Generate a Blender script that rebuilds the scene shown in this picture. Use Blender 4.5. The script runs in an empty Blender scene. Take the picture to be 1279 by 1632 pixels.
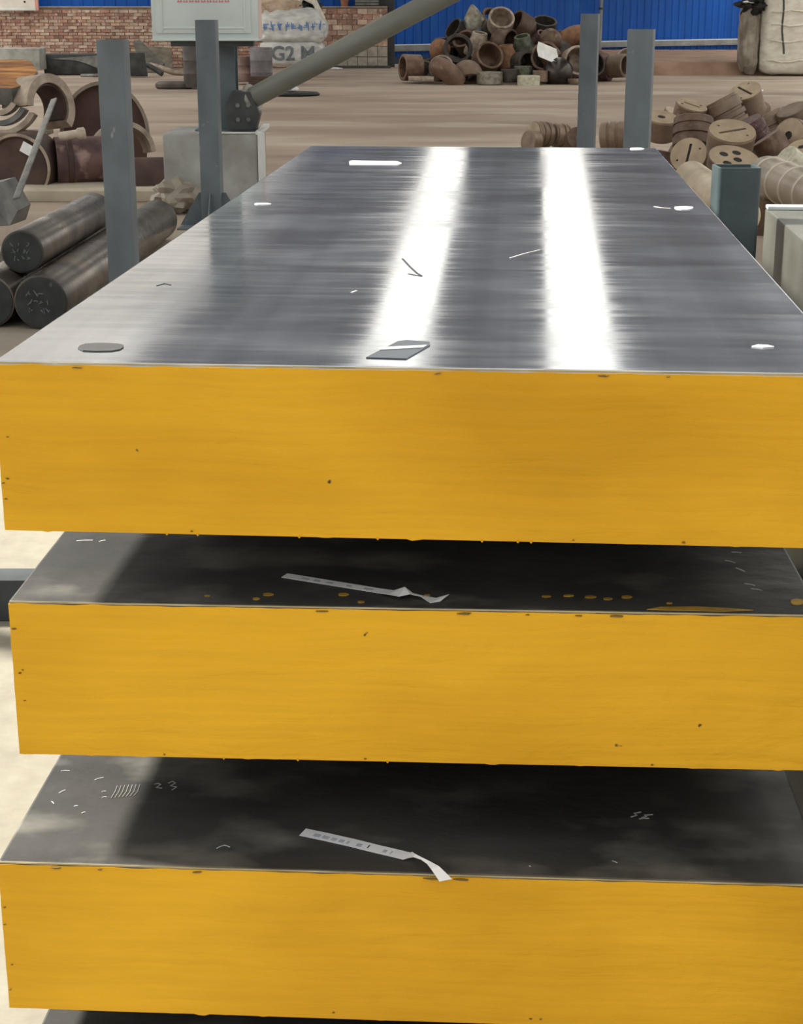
import bpy, bmesh, math, random
from mathutils import Vector, Matrix, Quaternion, noise

random.seed(7)
SC = bpy.context.scene
COL = SC.collection
R = math.radians

# ------------------------------------------------------------------ camera
FPX, CX, CY, HORIZON = 2600.0, 639.5, 816.0, 2.0
CAM_H = 1.75
PITCH = math.atan((CY - HORIZON) / FPX)
cam_data = bpy.data.cameras.new('camera')
cam = bpy.data.objects.new('camera', cam_data)
COL.objects.link(cam)
cam_data.sensor_fit = 'VERTICAL'
cam_data.sensor_height = 36.0
cam_data.lens = FPX / 1632.0 * 36.0
cam_data.clip_end = 500
cam.location = (0, 0, CAM_H)
cam.rotation_euler = (math.pi / 2 - PITCH, 0, 0)
SC.camera = cam

# ------------------------------------------------------------------ world, sun, exposure
SKY_STRENGTH = 0.86
SUN_STRENGTH = 9.5
SKYLIGHT = 1.6
EXPOSURE = 0.0
world = bpy.data.worlds.new('world'); SC.world = world
world.use_nodes = True
bg = world.node_tree.nodes['Background']
bg.inputs[0].default_value = (1.0, 0.985, 0.95, 1)
bg.inputs[1].default_value = SKY_STRENGTH
sun_d = bpy.data.lights.new('sun', 'SUN'); sun = bpy.data.objects.new('sun', sun_d)
COL.objects.link(sun)
sun_d.energy = SUN_STRENGTH; sun_d.angle = R(7); sun_d.color = (1.0, 0.965, 0.87)
# comes from the left, a little above 45 degrees, a touch from the far side
sd = Vector((-1.0, 0.38, 1.05)).normalized()
sun.rotation_euler = sd.to_track_quat('Z', 'Y').to_euler()
sun.location = (-8, 3, 9)

vs = SC.view_settings
vs.view_transform = 'Standard'; vs.look = 'None'; vs.gamma = 1.0
vs.exposure = EXPOSURE
vs.use_curve_mapping = False

# ------------------------------------------------------------------ point helpers
_F = Vector((0, math.cos(PITCH), -math.sin(PITCH)))
_U = Vector((0, math.sin(PITCH), math.cos(PITCH)))
_X = Vector((1, 0, 0))
def at(x, y, Y):
    """world point at forward distance Y that the photo shows at (x, y)"""
    d = _F + _X * ((x - CX) / FPX) - _U * ((y - CY) / FPX)
    return Vector((0, 0, CAM_H)) + d * (Y / d.y)
def on(x, y, z=0.0):
    """world point at height z that the photo shows at (x, y)"""
    d = _F + _X * ((x - CX) / FPX) - _U * ((y - CY) / FPX)
    return Vector((0, 0, CAM_H)) + d * ((z - CAM_H) / d.z)
def mpp(Y):
    return Y * 1.03 / FPX

# ------------------------------------------------------------------ materials
def _n(nt, t, **kw):
    n = nt.nodes.new(t)
    for k, v in kw.items(): setattr(n, k, v)
    return n
MATS = {}
def mat(name, c1, c2=None, scale=4.0, rough=0.6, metal=0.0, bump=0.0, bscale=None, stretch=(1, 1, 1),
        rough2=None, detail=6.0, lo=0.35, hi=0.65, rand=0.0, spec=0.5, c3=None, c3scale=20, c3lo=0.6, c3hi=0.7):
    if name in MATS: return MATS[name]
    m = bpy.data.materials.new(name); m.use_nodes = True
    nt = m.node_tree; b = nt.nodes['Principled BSDF']; L = nt.links.new
    b.inputs['Metallic'].default_value = metal
    b.inputs['Roughness'].default_value = rough
    b.inputs['Specular IOR Level'].default_value = spec
    tc = _n(nt, 'ShaderNodeTexCoord'); oi = _n(nt, 'ShaderNodeObjectInfo')
    off = _n(nt, 'ShaderNodeVectorMath', operation='SCALE'); off.inputs[0].default_value = (7, 13, 5)
    L(oi.outputs['Random'], off.inputs['Scale'])
    ad = _n(nt, 'ShaderNodeVectorMath', operation='ADD')
    L(tc.outputs['Object'], ad.inputs[0]); L(off.outputs[0], ad.inputs[1])
    mp = _n(nt, 'ShaderNodeMapping'); mp.inputs['Scale'].default_value = stretch
    L(ad.outputs[0], mp.inputs['Vector'])
    nz = _n(nt, 'ShaderNodeTexNoise'); nz.inputs['Scale'].default_value = scale; nz.inputs['Detail'].default_value = detail
    L(mp.outputs[0], nz.inputs['Vector'])
    col = None
    if c2 is None: c2 = c1
    mr = _n(nt, 'ShaderNodeMapRange'); mr.inputs[1].default_value = lo; mr.inputs[2].default_value = hi
    L(nz.outputs[0], mr.inputs[0])
    mx = _n(nt, 'ShaderNodeMix', data_type='RGBA')
    mx.inputs[6].default_value = (*c1, 1); mx.inputs[7].default_value = (*c2, 1)
    L(mr.outputs[0], mx.inputs[0]); col = mx.outputs[2]
    if c3 is not None:
        n3 = _n(nt, 'ShaderNodeTexNoise'); n3.inputs['Scale'].default_value = c3scale; n3.inputs['Detail'].default_value = 5
        L(mp.outputs[0], n3.inputs['Vector'])
        m3 = _n(nt, 'ShaderNodeMapRange'); m3.inputs[1].default_value = c3lo; m3.inputs[2].default_value = c3hi
        L(n3.outputs[0], m3.inputs[0])
        x3 = _n(nt, 'ShaderNodeMix', data_type='RGBA'); x3.inputs[7].default_value = (*c3, 1)
        L(m3.outputs[0], x3.inputs[0]); L(col, x3.inputs[6]); col = x3.outputs[2]
    if rand > 0:
        hs = _n(nt, 'ShaderNodeHueSaturation')
        r2 = _n(nt, 'ShaderNodeMapRange'); r2.inputs[3].default_value = 1 - rand; r2.inputs[4].default_value = 1 + rand
        L(oi.outputs['Random'], r2.inputs[0]); L(r2.outputs[0], hs.inputs['Value']); L(col, hs.inputs['Color'])
        col = hs.outputs[0]
    L(col, b.inputs['Base Color'])
    if rough2 is not None:
        rr = _n(nt, 'ShaderNodeMapRange'); rr.inputs[1].default_value = lo; rr.inputs[2].default_value = hi
        rr.inputs[3].default_value = rough; rr.inputs[4].default_value = rough2
        L(nz.outputs[0], rr.inputs[0]); L(rr.outputs[0], b.inputs['Roughness'])
    if bump > 0:
        nb = _n(nt, 'ShaderNodeTexNoise'); nb.inputs['Scale'].default_value = bscale or scale * 4; nb.inputs['Detail'].default_value = 5
        L(mp.outputs[0], nb.inputs['Vector'])
        bp = _n(nt, 'ShaderNodeBump'); bp.inputs['Strength'].default_value = bump; bp.inputs['Distance'].default_value = 0.01
        L(nb.outputs[0], bp.inputs['Height']); L(bp.outputs[0], b.inputs['Normal'])
    MATS[name] = m
    return m

def srgb(r, g, b):
    f = lambda c: (c / 255 / 12.92) if c / 255 <= 0.04045 else ((c / 255 + 0.055) / 1.055) ** 2.4
    return (f(r), f(g), f(b))

def yellow_paint():
    m = mat('yellow_paint', srgb(229, 174, 30), srgb(203, 149, 12), scale=1.9, spec=0.3, rough=0.5, stretch=(1.0, 1, 1.8), lo=0.36, hi=0.66)
    nt = m.node_tree; b = nt.nodes['Principled BSDF']; L = nt.links.new
    tc = _n(nt, 'ShaderNodeTexCoord'); oi = _n(nt, 'ShaderNodeObjectInfo')
    # slow warp so that the brush marks wander
    w = _n(nt, 'ShaderNodeTexNoise'); w.inputs['Scale'].default_value = 3.5; w.inputs['Detail'].default_value = 3
    L(tc.outputs['Object'], w.inputs['Vector'])
    sc = _n(nt, 'ShaderNodeVectorMath', operation='SCALE'); sc.inputs['Scale'].default_value = 0.035
    L(w.outputs['Color'], sc.inputs[0])
    ad = _n(nt, 'ShaderNodeVectorMath', operation='ADD'); L(tc.outputs['Object'], ad.inputs[0]); L(sc.outputs[0], ad.inputs[1])
    of = _n(nt, 'ShaderNodeVectorMath', operation='SCALE'); of.inputs[0].default_value = (9, 3, 17); L(oi.outputs['Random'], of.inputs['Scale'])
    a2 = _n(nt, 'ShaderNodeVectorMath', operation='ADD'); L(ad.outputs[0], a2.inputs[0]); L(of.outputs[0], a2.inputs[1])
    mp = _n(nt, 'ShaderNodeMapping'); mp.inputs['Scale'].default_value = (4, 5, 110); L(a2.outputs[0], mp.inputs['Vector'])
    n1 = _n(nt, 'ShaderNodeTexNoise'); n1.inputs['Scale'].default_value = 1; n1.inputs['Detail'].default_value = 4; L(mp.outputs[0], n1.inputs['Vector'])
    n2 = _n(nt, 'ShaderNodeTexNoise'); n2.inputs['Scale'].default_value = 9; n2.inputs['Detail'].default_value = 6; L(a2.outputs[0], n2.inputs['Vector'])
    n4 = _n(nt, 'ShaderNodeTexNoise'); n4.inputs['Scale'].default_value = 90; n4.inputs['Detail'].default_value = 3; L(a2.outputs[0], n4.inputs['Vector'])
    s1 = _n(nt, 'ShaderNodeMath', operation='MULTIPLY'); s1.inputs[1].default_value = 1.1; L(n2.outputs[0], s1.inputs[0])
    s0 = _n(nt, 'ShaderNodeMath', operation='ADD'); L(n1.outputs[0], s0.inputs[0]); L(s1.outputs[0], s0.inputs[1])
    s4 = _n(nt, 'ShaderNodeMath', operation='MULTIPLY'); s4.inputs[1].default_value = 0.25; L(n4.outputs[0], s4.inputs[0])
    s5a = _n(nt, 'ShaderNodeMath', operation='ADD'); L(s0.outputs[0], s5a.inputs[0]); L(s4.outputs[0], s5a.inputs[1])
    mp5 = _n(nt, 'ShaderNodeMapping'); mp5.inputs['Scale'].default_value = (4, 4, 11); L(a2.outputs[0], mp5.inputs['Vector'])
    n5 = _n(nt, 'ShaderNodeTexNoise'); n5.inputs['Scale'].default_value = 1.3; n5.inputs['Detail'].default_value = 5; n5.inputs['Distortion'].default_value = 1.6; L(mp5.outputs[0], n5.inputs['Vector'])
    s5 = _n(nt, 'ShaderNodeMath', operation='MULTIPLY'); s5.inputs[1].default_value = 3.2; L(n5.outputs[0], s5.inputs[0])
    s = _n(nt, 'ShaderNodeMath', operation='ADD'); L(s5a.outputs[0], s.inputs[0]); L(s5.outputs[0], s.inputs[1])
    bp = _n(nt, 'ShaderNodeBump'); bp.inputs['Strength'].default_value = 0.6; bp.inputs['Distance'].default_value = 0.0035
    L(s.outputs[0], bp.inputs['Height']); L(bp.outputs[0], b.inputs['Normal'])
    # thin streaks of colour along the brush
    mr = _n(nt, 'ShaderNodeMapRange'); mr.inputs[1].default_value = 0.35; mr.inputs[2].default_value = 0.7; mr.inputs[3].default_value = 1.03; mr.inputs[4].default_value = 0.95
    L(n1.outputs[0], mr.inputs[0])
    hs = _n(nt, 'ShaderNodeHueSaturation'); L(mr.outputs[0], hs.inputs['Value'])
    src = b.inputs['Base Color'].links[0].from_socket
    L(src, hs.inputs['Color'])
    # tiny pits where the steel shows
    n3 = _n(nt, 'ShaderNodeTexNoise'); n3.inputs['Scale'].default_value = 34; n3.inputs['Detail'].default_value = 2; L(a2.outputs[0], n3.inputs['Vector'])
    m3 = _n(nt, 'ShaderNodeMapRange'); m3.inputs[1].default_value = 0.775; m3.inputs[2].default_value = 0.80; L(n3.outputs[0], m3.inputs[0])
    mx = _n(nt, 'ShaderNodeMix', data_type='RGBA'); mx.inputs[7].default_value = (0.07, 0.05, 0.02, 1)
    L(m3.outputs[0], mx.inputs[0]); L(hs.outputs[0], mx.inputs[6]); L(mx.outputs[2], b.inputs['Base Color'])
    return m

def ground_steel():
    """face-ground top: sharp across, drawn out along the length by the cross-wise grinding marks"""
    m = bpy.data.materials.new('ground_steel'); m.use_nodes = True
    nt = m.node_tree; b = nt.nodes['Principled BSDF']; L = nt.links.new
    tc = _n(nt, 'ShaderNodeTexCoord')
    # blotches
    mp0 = _n(nt, 'ShaderNodeMapping'); mp0.inputs['Scale'].default_value = (1.5, 1.0, 1); L(tc.outputs['Object'], mp0.inputs['Vector'])
    n0 = _n(nt, 'ShaderNodeTexNoise'); n0.inputs['Scale'].default_value = 2.2; n0.inputs['Detail'].default_value = 6; L(mp0.outputs[0], n0.inputs['Vector'])
    # smears across the width
    mp1 = _n(nt, 'ShaderNodeMapping'); mp1.inputs['Scale'].default_value = (3.5, 34, 1); L(tc.outputs['Object'], mp1.inputs['Vector'])
    n1 = _n(nt, 'ShaderNodeTexNoise'); n1.inputs['Scale'].default_value = 1.0; n1.inputs['Detail'].default_value = 7; n1.inputs['Distortion'].default_value = 0.4; L(mp1.outputs[0], n1.inputs['Vector'])
    # passes along the length
    mp2 = _n(nt, 'ShaderNodeMapping'); mp2.inputs['Scale'].default_value = (11, 0.12, 0.0); L(tc.outputs['Object'], mp2.inputs['Vector'])
    n2 = _n(nt, 'ShaderNodeTexNoise'); n2.inputs['Scale'].default_value = 1.0; n2.inputs['Detail'].default_value = 3; L(mp2.outputs[0], n2.inputs['Vector'])
    # fine grinding lines
    mp3 = _n(nt, 'ShaderNodeMapping'); mp3.inputs['Scale'].default_value = (6, 160, 1); L(tc.outputs['Object'], mp3.inputs['Vector'])
    n3 = _n(nt, 'ShaderNodeTexNoise'); n3.inputs['Scale'].default_value = 1.0; n3.inputs['Detail'].default_value = 4; L(mp3.outputs[0], n3.inputs['Vector'])
    r1 = _n(nt, 'ShaderNodeMapRange'); r1.inputs[1].default_value = 0.42; r1.inputs[2].default_value = 0.72; r1.inputs[3].default_value = 0.07; r1.inputs[4].default_value = 0.15
    L(n1.outputs[0], r1.inputs[0])
    r0 = _n(nt, 'ShaderNodeMapRange'); r0.inputs[1].default_value = 0.45; r0.inputs[2].default_value = 0.75; r0.inputs[3].default_value = 0.0; r0.inputs[4].default_value = 0.06
    L(n0.outputs[0], r0.inputs[0])
    ra = _n(nt, 'ShaderNodeMath', operation='ADD'); L(r1.outputs[0], ra.inputs[0]); L(r0.outputs[0], ra.inputs[1])
    L(ra.outputs[0], b.inputs['Roughness'])
    cr = _n(nt, 'ShaderNodeMapRange'); cr.inputs[1].default_value = 0.35; cr.inputs[2].default_value = 0.7; L(n1.outputs[0], cr.inputs[0])
    mx = _n(nt, 'ShaderNodeMix', data_type='RGBA'); mx.inputs[6].default_value = (0.43, 0.465, 0.53, 1); mx.inputs[7].default_value = (0.49, 0.52, 0.575, 1)
    L(cr.outputs[0], mx.inputs[0])
    c2 = _n(nt, 'ShaderNodeMapRange'); c2.inputs[1].default_value = 0.35; c2.inputs[2].default_value = 0.65; c2.inputs[3].default_value = 0.82; c2.inputs[4].default_value = 1.22
    L(n2.outputs[0], c2.inputs[0])
    hs = _n(nt, 'ShaderNodeHueSaturation'); L(c2.outputs[0], hs.inputs['Value']); L(mx.outputs[2], hs.inputs['Color']); L(hs.outputs[0], b.inputs['Base Color'])
    # dust and oil smears dull the metal
    mp4 = _n(nt, 'ShaderNodeMapping'); mp4.inputs['Scale'].default_value = (2.2, 5, 1); mp4.inputs['Rotation'].default_value = (0, 0, 0.12); L(tc.outputs['Object'], mp4.inputs['Vector'])
    n4 = _n(nt, 'ShaderNodeTexNoise'); n4.inputs['Scale'].default_value = 1.0; n4.inputs['Detail'].default_value = 8; n4.inputs['Distortion'].default_value = 0.9; L(mp4.outputs[0], n4.inputs['Vector'])
    r4 = _n(nt, 'ShaderNodeMapRange'); r4.inputs[1].default_value = 0.35; r4.inputs[2].default_value = 0.75; r4.inputs[3].default_value = 0.96; r4.inputs[4].default_value = 0.84
    L(n4.outputs[0], r4.inputs[0]); L(r4.outputs[0], b.inputs['Metallic'])
    mm = _n(nt, 'ShaderNodeMath', operation='MULTIPLY'); mm.inputs[1].default_value = 0.6; L(n1.outputs[0], mm.inputs[0])
    sm = _n(nt, 'ShaderNodeMath', operation='ADD'); L(n3.outputs[0], sm.inputs[0]); L(mm.outputs[0], sm.inputs[1])
    bp = _n(nt, 'ShaderNodeBump'); bp.inputs['Strength'].default_value = 0.10; bp.inputs['Distance'].default_value = 0.0005
    L(sm.outputs[0], bp.inputs['Height']); L(bp.outputs[0], b.inputs['Normal'])
    return m

STEEL_TOP = ground_steel()
YELLOW = yellow_paint()
DARK_STEEL = mat('dark_rolled_steel', srgb(80, 78, 75), srgb(52, 51, 50), scale=3.5, rough=0.4, rough2=0.58, metal=0.1, bump=0.45, bscale=9, stretch=(1, 1.6, 1),
                 c3=srgb(122, 119, 112), c3scale=6, c3lo=0.52, c3hi=0.75)
EDGE_STEEL = mat('bare_edge_steel', srgb(190, 180, 150), srgb(150, 140, 115), scale=12, rough=0.4, metal=0.5)  # bare bevel steel, pale to paint the light its edge catches
POST = mat('blue_grey_paint', srgb(103, 113, 120), srgb(88, 97, 103), scale=5, rough=0.55, bump=0.05, bscale=60, stretch=(1, 1, 0.6), c3=srgb(135, 140, 142), c3scale=14, c3lo=0.68, c3hi=0.74)
POST_E = mat('green_grey_paint', srgb(80, 94, 97), srgb(62, 75, 78), scale=6, rough=0.5, bump=0.06, bscale=50, c3=srgb(125, 130, 128), c3scale=12, c3lo=0.66, c3hi=0.75)
BEAM = mat('dark_beam_paint', srgb(80, 84, 86), srgb(64, 67, 69), scale=4, spec=0.2, rough=0.8, bump=0.05, bscale=40)
CONCRETE = mat('pale_concrete', srgb(176, 178, 174), srgb(140, 140, 134), scale=3.0, rough=0.85, bump=0.15, bscale=30, c3=srgb(150, 146, 136), c3scale=5, c3lo=0.6, c3hi=0.8)
WHITE_PAINT = mat('white_enamel', srgb(214, 224, 222), srgb(200, 211, 210), scale=2, rough=0.45)
RUST = mat('brown_rust', srgb(116, 93, 77), srgb(84, 64, 52), scale=3, rough=0.5, metal=0.2, bump=0.1, bscale=15, rand=0.35, c3=srgb(146, 126, 106), c3scale=2.5, c3lo=0.58, c3hi=0.78)
RUST_TAN = mat('tan_forged_steel', srgb(138, 119, 101), srgb(112, 94, 79), scale=2.5, rough=0.5, metal=0.15, bump=0.05, bscale=20, rand=0.25, c3=srgb(116, 94, 76), c3scale=3, c3lo=0.56, c3hi=0.75)
FACE_TAN = mat('machined_tan_face', srgb(178, 158, 132), srgb(158, 138, 114), scale=3, rough=0.5, metal=0.1, bump=0.05, bscale=60)
RUST_RED = mat('red_oxide_steel', srgb(112, 84, 80), srgb(74, 54, 54), scale=5, rough=0.55, metal=0.1, bump=0.15, bscale=30, c3=srgb(160, 132, 126), c3scale=4, c3lo=0.6, c3hi=0.7)
BROWN = mat('dark_brown_steel', srgb(88, 66, 58), srgb(60, 44, 40), scale=4, rough=0.6, metal=0.1, bump=0.12, bscale=24)
CUT = mat('flame_cut_orange', srgb(178, 120, 68), srgb(110, 70, 48), scale=7, rough=0.6, metal=0.1, bump=0.25, bscale=30, stretch=(0.5, 2.5, 1), c3=srgb(212, 152, 84), c3scale=5, c3lo=0.52, c3hi=0.66)
PALE = mat('pale_scaled_steel', srgb(182, 168, 152), srgb(140, 124, 110), scale=6, rough=0.5, metal=0.3, bump=0.15, bscale=30)
GREYST = mat('grey_steel', srgb(128, 128, 124), srgb(92, 92, 90), scale=5, rough=0.45, metal=0.4, bump=0.1, bscale=30)
DARKGREY = mat('dark_grey_metal', srgb(72, 76, 76), srgb(48, 50, 50), scale=4, rough=0.55, metal=0.2, bump=0.1, bscale=20)
BLACK = mat('soot_black', srgb(34, 32, 30), srgb(22, 21, 20), scale=6, rough=0.6)
BAR = mat('dark_round_bar_steel', srgb(116, 108, 100), srgb(72, 67, 63), scale=3, rough=0.26, rough2=0.42, metal=0.7, bump=0.08, bscale=20, c3=srgb(126, 112, 98), c3scale=4, c3lo=0.58, c3hi=0.7)
BAR_END = mat('dark_sawn_face', srgb(56, 60, 60), srgb(38, 41, 42), scale=10, rough=0.55, metal=0.2, bump=0.1, bscale=60, c3=srgb(98, 108, 108), c3scale=9, c3lo=0.62, c3hi=0.7)
CHALK = mat('white_chalk', srgb(205, 205, 200), srgb(170, 170, 165), scale=60, rough=0.9)
CREAM = mat('cream_round_bar', srgb(204, 188, 160), srgb(172, 154, 126), scale=4, rough=0.45, metal=0.1, bump=0.05, bscale=20)
PAPER = mat('white_paper', srgb(244, 244, 244), srgb(232, 234, 237), scale=30, rough=0.7)
PAPER_GREY = mat('grey_paper', srgb(160, 160, 158), srgb(138, 138, 136), scale=30, rough=0.7)
INK = mat('grey_print', srgb(176, 178, 190), srgb(196, 198, 206), scale=90, rough=0.8)

# ------------------------------------------------------------------ mesh helpers
def link(name, me, m=None, parent=None, smooth=None):
    o = bpy.data.objects.new(name, me)
    COL.objects.link(o)
    if m is not None and not me.materials: me.materials.append(m)
    if parent is not None: o.parent = parent
    return o
def tag(o, label, cat, group=None, kind=None):
    if label: o['label'] = label
    if cat: o['category'] = cat
    if group: o['group'] = group
    if kind: o['kind'] = kind
    return o
def empty(name, loc=(0, 0, 0), rz=0.0):
    o = bpy.data.objects.new(name, None); COL.objects.link(o)
    o.location = loc; o.rotation_euler = (0, 0, rz); o.empty_display_size = 0.1
    return o
def mesh_from(verts, faces, name='mesh', smooth=False, angle=None):
    me = bpy.data.meshes.new(name); me.from_pydata([tuple(v) for v in verts], [], faces); me.update()
    bm = bmesh.new(); bm.from_mesh(me); bmesh.ops.recalc_face_normals(bm, faces=bm.faces[:]); bm.to_mesh(me); bm.free()
    if smooth: shade(me, angle or 40)
    return me
def shade(me, ang=40):
    me.shade_smooth()
    bm = bmesh.new(); bm.from_mesh(me)
    for e in bm.edges:
        if len(e.link_faces) == 2 and e.calc_face_angle(0) > R(ang): e.smooth = False
    bm.to_mesh(me); bm.free()
def box_mesh(sx, sy, sz, bev=0.0, origin=(0, 0, 0), seg=2, name='box'):
    """box with its base centre at origin"""
    bm = bmesh.new(); bmesh.ops.create_cube(bm, size=1)
    for v in bm.verts: v.co = Vector((v.co.x * sx + origin[0], v.co.y * sy + origin[1], (v.co.z + .5) * sz + origin[2]))
    if bev > 0: bmesh.ops.bevel(bm, geom=bm.edges[:], offset=bev, segments=seg, affect='EDGES', profile=0.5)
    me = bpy.data.meshes.new(name); bm.to_mesh(me); bm.free()
    if bev > 0: shade(me, 35)
    return me
def prism(poly, z0, z1, bev=0.0, name='prism'):
    n = len(poly)
    v = [(x, y, z0) for x, y in poly] + [(x, y, z1) for x, y in poly]
    f = [list(range(n))[::-1], list(range(n, 2 * n))] + [[i, (i + 1) % n, n + (i + 1) % n, n + i] for i in range(n)]
    me = mesh_from(v, f, name)
    if bev > 0:
        bm = bmesh.new(); bm.from_mesh(me); bmesh.ops.bevel(bm, geom=bm.edges[:], offset=bev, segments=2, affect='EDGES', profile=.5)
        bm.to_mesh(me); bm.free(); shade(me, 35)
    return me
def lathe(prof, seg=32, a0=0.0, a1=2 * math.pi, closed_prof=False, ang=35, wob=0.0, name='lathe'):
    """profile of (r, z) turned about z; closed_prof joins its ends into a shell"""
    full = abs(a1 - a0 - 2 * math.pi) < 1e-6
    n = seg if full else seg + 1
    v = []; m = len(prof)
    for i in range(n):
        a = a0 + (a1 - a0) * i / seg
        k = 1 + wob * math.sin(3 * a + 1) if wob else 1
        for r, z in prof: v.append((r * k * math.cos(a), r * k * math.sin(a), z))
    f = []
    last = m if closed_prof else m - 1
    for i in range(n if full else n - 1):
        j = (i + 1) % n
        for k in range(last):
            q = (k + 1) % m
            f.append([i * m + k, j * m + k, j * m + q, i * m + q])
    if not full and closed_prof:
        f.append(list(range(m))); f.append([(n - 1) * m + k for k in range(m)][::-1])
    me = bpy.data.meshes.new(name); me.from_pydata(v, [], f); me.update()
    bm = bmesh.new(); bm.from_mesh(me)
    bmesh.ops.remove_doubles(bm, verts=bm.verts[:], dist=1e-5)
    bmesh.ops.recalc_face_normals(bm, faces=bm.faces[:]); bm.to_mesh(me); bm.free()
    shade(me, ang)
    return me
def sq_tube(w, d, t, h, r=0.012, name='tube'):
    def ring(hw, hd, rr):
        out = []
        for sx, sy, a in ((1, 1, 0), (-1, 1, 90), (-1, -1, 180), (1, -1, 270)):
            for k in range(4):
                an = R(a + 30 * k); out.append((sx * (hw - rr) + rr * math.cos(an), sy * (hd - rr) + rr * math.sin(an)))
        return out
    o = ring(w / 2, d / 2, r); i = ring(w / 2 - t, d / 2 - t, max(r - t, 0.002)); n = len(o)
    v = [(x, y, 0) for x, y in o] + [(x, y, h) for x, y in o] + [(x, y, h) for x, y in i] + [(x, y, 0) for x, y in i]
    f = []
    for k in range(n):
        q = (k + 1) % n
        for a, b in ((0, 1), (1, 2), (2, 3), (3, 0)): f.append([a * n + k, a * n + q, b * n + q, b * n + k])
    me = mesh_from(v, f, name); shade(me, 32); return me
def axis_quat(d, spin=0.0):
    d = Vector(d).normalized()
    return d.to_track_quat('Z', 'Y') @ Quaternion((0, 0, 1), spin)
def put(o, p, d=None, spin=0.0):
    o.location = p
    if d is not None:
        o.rotation_mode = 'QUATERNION'; o.rotation_quaternion = axis_quat(d, spin)
    return o
def ribbon(points, width_dirs, thick, name='ribbon'):
    """thin solid strip: list of centre points and half-width vectors"""
    v = []; f = []
    n = len(points)
    for p, w, nn in width_dirs_normals(points, width_dirs):
        v += [p - w + nn * thick / 2, p + w + nn * thick / 2, p + w - nn * thick / 2, p - w - nn * thick / 2]
    for i in range(n - 1):
        a, b = i * 4, i * 4 + 4
        for k in range(4): f.append([a + k, a + (k + 1) % 4, b + (k + 1) % 4, b + k])
    f.append([0, 1, 2, 3]); f.append([4 * n - 1, 4 * n - 2, 4 * n - 3, 4 * n - 4])
    return mesh_from(v, f, name)
def width_dirs_normals(points, ws):
    out = []
    for i, (p, w) in enumerate(zip(points, ws)):
        t = (points[min(i + 1, len(points) - 1)] - points[max(i - 1, 0)]).normalized()
        out.append((p, w, w.cross(t).normalized() if w.length > 1e-6 else Vector((0, 0, 1))))
    return out
def tube_path(pts, r, seg=8, name='tube'):
    v = []; f = []; n = len(pts)
    for i, p in enumerate(pts):
        t = (pts[min(i + 1, n - 1)] - pts[max(i - 1, 0)]).normalized()
        a = t.orthogonal().normalized() if i == 0 else (a - t * a.dot(t)).normalized()
        b = t.cross(a)
        for k in range(seg):
            an = 2 * math.pi * k / seg; v.append(p + (a * math.cos(an) + b * math.sin(an)) * r)
    for i in range(n - 1):
        for k in range(seg): f.append([i * seg + k, i * seg + (k + 1) % seg, (i + 1) * seg + (k + 1) % seg, (i + 1) * seg + k])
    f.append(list(range(seg))[::-1]); f.append(list(range((n - 1) * seg, n * seg)))
    return mesh_from(v, f, name, smooth=True, angle=50)
def struct(name, me, m, parent=None):
    o = link(name, me, m, parent)
    if parent is None: o['kind'] = 'structure'
    return o

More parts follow.
